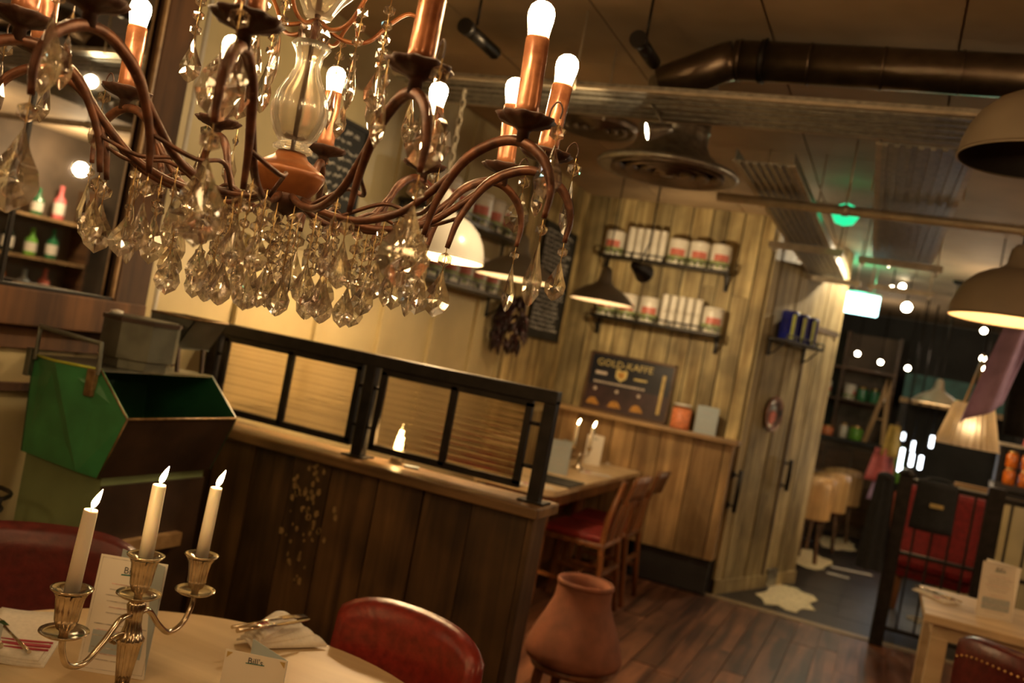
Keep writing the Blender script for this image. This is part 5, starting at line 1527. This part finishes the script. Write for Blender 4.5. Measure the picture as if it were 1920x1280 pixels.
MB().lathe([(0.185, 0.0), (0.18, 0.01), (0.115, 0.27), (0.113, 0.275)], 56, flute=pleat, smooth=False).build('pleated_shade', 'shade_cloth', fs)
MB().lathe([(0.113, 0.272), (0.118, 0.276), (0.113, 0.280)], 40).build('top_ring', 'brass', fs)
for k in range(3):
    t = 2 * PI * k / 3
    MB().tube([(0.113 * math.cos(t), 0.113 * math.sin(t), 0.275), (0, 0, 0.60)], 0.004, 5).build('hanging_strap', 'tan_wood', fs)
MB().tube([(0, 0, 0.60), (0, 0, CEIL - pc2.z - 0.002)], 0.005, 6).build('cord', 'black_iron', fs)
MB().lathe([(0, 0.09), (0.025, 0.11), (0.028, 0.13), (0.015, 0.16), (0, 0.165)], 14).build('bulb', 'shade_bulb', fs)
MB().tube([(0, 0, 0.16), (0, 0, 0.60)], 0.006, 6).build('bulb_stem', 'brass', fs)

# ================================================================== FAR CORRIDOR
def bottle(label, loc, r, h, mt, grp, name='bottle'):
    b = thing(name, label, 'bottle' if name == 'bottle' else 'jar', loc, 0, grp)
    if name == 'bottle':
        MB().lathe([(0, 0), (r, 0), (r * 1.02, h * 0.05), (r, h * 0.58), (r * 0.4, h * 0.72), (r * 0.33, h * 0.95), (r * 0.4, h * 0.96), (r * 0.4, h), (0, h)], 16).build('glass_body', mt, b)
        MB().lathe([(r * 1.03, h * 0.15), (r * 1.03, h * 0.48)], 16).build('paper_label', 'tin_white', b)
    else:
        MB().lathe([(0, 0), (r * 0.95, 0), (r, h * 0.06), (r, h * 0.74), (r * 0.8, h * 0.84), (0, h * 0.84)], 16).build('glass_body', mt, b)
        MB().lathe([(0, h * 0.84), (r * 0.84, h * 0.84), (r * 0.84, h * 0.98), (0, h)], 16).build('lid', 'brass', b)
    return b


FY = 11.9
ctr = thing('back_counter', 'dark counter with shelves across the far end of the corridor', 'counter', (0, 0, 0))
MB().cbox((-0.63, FY, 1.08), (1.28, 0.45, 0.05), bev=0.005).build('counter_top', 'dark', ctr)
MB().box(-1.25, 0.0, FY - 0.17, FY + 0.2, 0.0, 1.055).build('counter_body', 'brownwall', ctr)
for k in range(4):
    MB().box(-1.22 + k * 0.305, -0.94 + k * 0.305, FY - 0.185, FY - 0.168, 0.12, 1.0).build('counter_panel', 'sign_frame', ctr)
sh = thing('bottle_rack', 'tall dark shelving of bottles and tins behind the far counter', 'shelves', (0, 0, 0))
for zz in (1.56, 1.95):
    MB().cbox((-0.62, FY + 0.42, zz), (1.24, 0.26, 0.03), bev=0.003).build('rack_shelf', 'sign_frame', sh)
for xx in (-1.22, -0.62, -0.02):
    MB().box(xx - 0.02, xx + 0.02, FY + 0.30, FY + 0.55, 0.0, 2.4).build('rack_upright', 'sign_frame', sh)
MB().box(-1.25, 0.0, FY + 0.55, FY + 0.57, 0.9, 2.4).build('rack_back', 'brownwall', sh)
fr = random.Random(9)
for i, (xx, kind, mt) in enumerate(((-0.98, 'b', 'bottle_dark'), (-0.79, 't', ''), (-0.50, 't', ''), (-0.35, 'j', 'bottle_green'), (-0.21, 'j', 'bottle_green'), (-0.09, 'b', 'bottle_dark'))):
    lab = '%s vessel from the left on the lower shelf of the far rack' % ORD[i]
    loc = (xx, FY + 0.36, 1.5755)
    if kind == 't': tin('L', loc, -PI / 2, 'white tin, ' + lab, 'vessels on the far rack')
    elif kind == 'j': bottle('green glass jar, ' + lab, loc, 0.065, 0.18, mt, 'vessels on the far rack', 'glass_jar')
    else: bottle('dark bottle, ' + lab, loc, 0.04, 0.28, mt, 'vessels on the far rack')
for i, (xx, r, h, mt, nm) in enumerate(((-0.89, 0.07, 0.13, 'pink', 'coral pink jar'), (-0.65, 0.07, 0.12, 'coral', 'orange pink jar'), (-0.47, 0.045, 0.18, 'tin_white', 'white jar'), (-0.33, 0.08, 0.17, 'bottle_lime', 'lime green jar'), (-1.08, 0.05, 0.24, 'bottle_dark', 'dark jar'))):
    bottle('%s standing on the far counter below the rack' % nm, (xx, FY - 0.08, 1.1055), r, h, mt, 'jars on the far counter', 'glass_jar')
af = thing('trestle_easel', 'pale wooden folding easel standing on the far counter end', 'easel', (-0.10, FY - 0.02, 1.1055))
for s, q in ((-1, 0.12), (1, 0.08)):
    MB().bar((s * q, 0, 0), (0.03, 0, 0.78), 0.05, 0.03).build('easel_leg', 'tan_wood', af)
MB().bar((-0.09, 0.02, 0.3), (0.08, 0.02, 0.3), 0.03, 0.02).build('cross_bar', 'tan_wood', af)


def tub_chair(label, loc, rz):
    c = thing('tub_chair', label, 'chair', loc, rz, 'tan tub chairs in the corridor')
    b = MB()

    def shell(i, j, off=0.0):
        a = PI * (0.0 + 1.0 * i)
        r = 0.24 + off
        return (r * math.cos(a), r * math.sin(a) * 0.95, 0.42 + (0.40 - 0.12 * abs(2 * i - 1) ** 2) * j)
    b.grid(lambda i, j: shell(i, j), 14, 4); b.grid(lambda i, j: shell(i, j, 0.03), 14, 4)
    top = [shell(i / 14, 1) for i in range(15)]; top2 = [shell(i / 14, 1, 0.03) for i in range(15)]
    b.add(top + top2, [(i, i + 1, 16 + i, 15 + i) for i in range(14)])
    b.build('curved_back', 'tan_wood', c)
    MB().lathe([(0, 0.40), (0.24, 0.40), (0.25, 0.43), (0.24, 0.46), (0, 0.465)], 24).build('seat', 'red_dark', c)
    for k in range(4):
        t = PI / 4 + k * PI / 2
        MB().bar((0.17 * math.cos(t), 0.17 * math.sin(t), 0.41), (0.21 * math.cos(t), 0.21 * math.sin(t), 0.0), 0.03).build('leg', 'sign_frame', c)
    return c


tub_chair('tan tub chair nearest the angled wall in the corridor', (-0.60, 9.15, 0), R(215))
tub_chair('tan tub chair, second one back along the corridor', (-0.50, 10.1, 0), R(215))
tub_chair('tan tub chair farthest back below the counter', (-0.40, 11.1, 0), R(205))
for px, py, yy, lab in ((1560, 915, 9.5, 'small bistro table between the first two tan chairs'), (1610, 890, 10.5, 'small bistro table between the last two tan chairs')):
    q = at_y(px, py, yy)
    t = thing('bistro_table', lab, 'table', (q.x - 0.45, yy, 0), 0, 'corridor tables')
    MB().lathe([(0, 0.72), (0.30, 0.72), (0.305, 0.735), (0.30, 0.75), (0, 0.75)], 30).build('table_top', 'sign_frame', t)
    MB().lathe([(0, 0), (0.2, 0), (0.2, 0.02), (0.03, 0.05), (0.025, 0.72), (0, 0.72)], 20).build('pedestal', 'black_iron', t)
    napkin('white napkin on the ' + lab, (q.x - 0.30, yy - 0.12, 0.7505), R(20), 0.12, 0.18, grp='napkins on corridor tables')

# hanging bright textiles
tx_ = thing('hung_textiles', 'bright yellow pink and green cloths hanging in the corridor', 'textiles', at(1662, 885, 10.0))
for k, (dx, dz, w, h, mt) in enumerate(((0.0, 0.34, 0.16, 0.34, 'yellow'), (-0.06, 0.06, 0.26, 0.36, 'pink'), (0.10, 0.10, 0.12, 0.40, 'bottle_lime'), (-0.03, -0.18, 0.20, 0.30, 'purple'), (0.05, -0.50, 0.24, 0.62, 'orange'))):
    MB().grid(lambda i, j: ((i - 0.5) * w * (1.2 - 0.5 * j) + dx, 0.02 * math.sin(i * 8) + 0.03 * k, dz + (j - 0.5) * h), 10, 5, thick=(0, 0.008, 0)).build('hung_cloth', mt, tx_)
MB().tube([(0.02, 0.05, -0.9), (0.02, 0.05, 0.55)], 0.015, 8).build('pole', 'sign_frame', tx_)
MB().lathe([(0, -1.06), (0.2, -1.06), (0.2, -1.02), (0.03, -1.0), (0.015, -0.9), (0, -0.9)], 20, T(0.02, 0.05, tx_.location.z * 0 + 0)).build('pole_foot', 'sign_frame', tx_)

# teal fascia and bright shop lights at the far end
fa = thing('teal_fascia', 'teal painted fascia board over the far opening', 'fascia', (0.72, 12.3, 0))
MB().box(-0.62, 0.75, 0.0, 0.06, 1.72, 2.02).build('fascia_board', 'teal', fa)
MB().box(-0.64, 0.77, -0.02, 0.06, 1.66, 1.72).build('cornice', 'tan_wood', fa)
for s in (-0.58, 0.70):
    MB().box(s - 0.04, s + 0.04, 0.0, 0.06, 0.0, 1.66).build('pilaster', 'dark', fa)
SIX = 0
for px, py, h_, w_, lab in ((1690, 858, 0.20, 0.05, 'tall white light at the far end beside the bright cloths'), (1694, 818, 0.08, 0.04, 'upper small white light at the far end'), (1687, 878, 0.07, 0.06, 'lowest white light at the far end'),
                            (1709, 862, 0.14, 0.05, 'paler white light right of the tall one'), (1712, 837, 0.12, 0.04, 'narrow pale light above the right one'), (1747, 828, 0.13, 0.05, 'curved white light right of the far lights'), (1726, 867, 0.15, 0.05, 'lower curved white light by the bag')):
    q = at(px, py, 9.5 + 0.11 * SIX); SIX += 1
    l = thing('strip_light', lab, 'lamp', q, YAW, 'white lights at the far end')
    MB().cbox((0, 0, 0), (w_ * 0.7, 0.03, h_), bev=0.008).build('diffuser', 'coolface', l)
    MB().cbox((0, 0.025, 0), (w_ * 1.2, 0.02, h_ * 1.05), bev=0.004).build('housing', 'black_iron', l)
    MB().tube([(0, 0.03, h_ / 2), (0, 0.03, CEIL - q.z - 0.002)], 0.005, 5).build('drop_rod', 'black_iron', l)

# bar shelf with amber jars and a warm lamp behind the railing
bar = thing('jar_counter', 'dark counter of amber preserve jars behind the railing', 'counter', (0, 9.1, 0))
MB().cbox((1.75, 0, 1.06), (1.7, 0.4, 0.05), bev=0.005).build('counter_top', 'dark', bar)
MB().box(0.95, 2.55, -0.12, 0.18, 0.0, 1.03).build('counter_body', 'cream', bar)
MB().box(0.93, 2.57, -0.14, -0.12, 0.98, 1.03).build('counter_edge', 'dark', bar)
MB().cbox((1.75, 0.05, 1.42), (1.7, 0.25, 0.025), bev=0.003).build('upper_shelf', 'strut', bar)
for xx in (0.93, 1.75, 2.57):
    MB().box(xx - 0.015, xx + 0.015, -0.05, 0.15, 1.085, 1.41).build('shelf_post', 'black_iron', bar)
for i in range(8):
    bottle('amber preserve jar, %s from the left on the jar counter' % ORD[i], (1.02 + i * 0.115 + (0.125 if i >= 6 else 0), 9.06, 1.0855), 0.048, 0.145, 'amber', 'amber jars', 'glass_jar')
    bottle('amber preserve jar stacked on the %s one of the jar counter' % ORD[i], (1.02 + i * 0.115 + (0.125 if i >= 6 else 0), 9.06, 1.231), 0.048, 0.145, 'amber', 'amber jars', 'glass_jar')
q = Vector((1.13, 9.08, 1.433))
pk = thing('pink_cup', 'pink cup standing upside down on the jar shelf', 'cup', q)
MB().lathe([(0.0, 0.0), (0.055, 0.0), (0.052, 0.01), (0.035, 0.16), (0.03, 0.165), (0.0, 0.165)], 20).build('cup_body', 'pink', pk)
q = Vector((1.5, 8.96, 0.955))
vs = thing('violet_strip', 'violet glowing strip under the jar counter edge', 'lamp', q)
MB().cbox((0, -0.01, 0), (0.5, 0.02, 0.012), bev=0.003).build('tube', 'violet', vs)
q = at(1797, 931, 8.4)
wl = thing('globe_lamp', 'small bright globe lamp on a stand seen through the railing', 'lamp', (q.x, q.y, 0))
MB().lathe([(0, -0.05), (0.03, -0.043), (0.05, 0.0), (0.03, 0.043), (0, 0.05)], 20, T(0, 0, q.z)).build('globe', 'spotface', wl)
MB().lathe([(0, 0), (0.12, 0), (0.12, 0.015), (0.015, 0.04), (0.012, q.z - 0.04), (0, q.z - 0.04)], 18).build('stand', 'brass', wl)
point_light('globe_light', (q.x, q.y - 0.12, q.z + 0.05), 3, (1, 0.68, 0.38), 0.05)
cw = thing('cream_screen', 'cream panelled low wall behind the railing', 'screen', (0, 8.75, 0))
MB().box(0.62, 0.94, 0.0, 0.05, 0.0, 1.0).build('panel', 'cream', cw)  # same even cream as the left wall
MB().box(0.60, 0.96, -0.01, 0.06, 1.0, 1.03).build('cap_rail', 'ledge', cw)

# dark board menu high on the right wall and bar shelves that the mirror shows
bs = thing('bar_shelves', 'wooden bar shelves of bottles on the right hand wall', 'shelves', (3.3, 0, 0))
for zz in (1.05, 1.45, 1.85):
    MB().box(-0.26, -0.002, 3.4, 7.2, zz - 0.03, zz).build('bar_shelf', 'ledge', bs)
for yy in (3.4, 4.66, 5.92, 7.17):
    MB().box(-0.26, -0.002, yy, yy + 0.03, 0, 2.2).build('shelf_upright', 'sign_frame', bs)
mats_ = ['bottle_green', 'bottle_dark', 'tin_white', 'amber', 'pink', 'bottle_lime', 'paper_blue', 'tin_red']
k = 0
for zz, row in ((1.05, 'lowest'), (1.45, 'middle'), (1.85, 'top')):
    for i in range(14):
        yy = (3.52, 3.78, 4.04, 4.30, 4.53, 4.80, 5.06, 5.32, 5.58, 5.80, 6.06, 6.32, 6.58, 6.84)[i] + fr.uniform(-0.02, 0.02)
        bottle('bottle on the %s bar shelf of the right wall, %s from the camera' % (row, ORD[i]), (3.16, yy, zz + 0.0005), 0.055, fr.uniform(0.26, 0.36), mats_[fr.randrange(8)], 'bottles on the bar shelves')
point_light('bar_light', (2.7, 5.0, 2.35), 26, (1, 0.74, 0.45), 0.06)
point_light('bar_light', (2.7, 6.6, 2.35), 18, (1, 0.74, 0.45), 0.06)
point_light('corridor_light', (0.9, 10.2, 2.3), 3, (1, 0.75, 0.5), 0.06)
point_light('corridor_light', (-0.2, 11.2, 2.3), 3, (1, 0.75, 0.5), 0.06)
point_light('corridor_light', (0.5, 8.0, 2.3), 4, (1, 0.75, 0.5), 0.06)
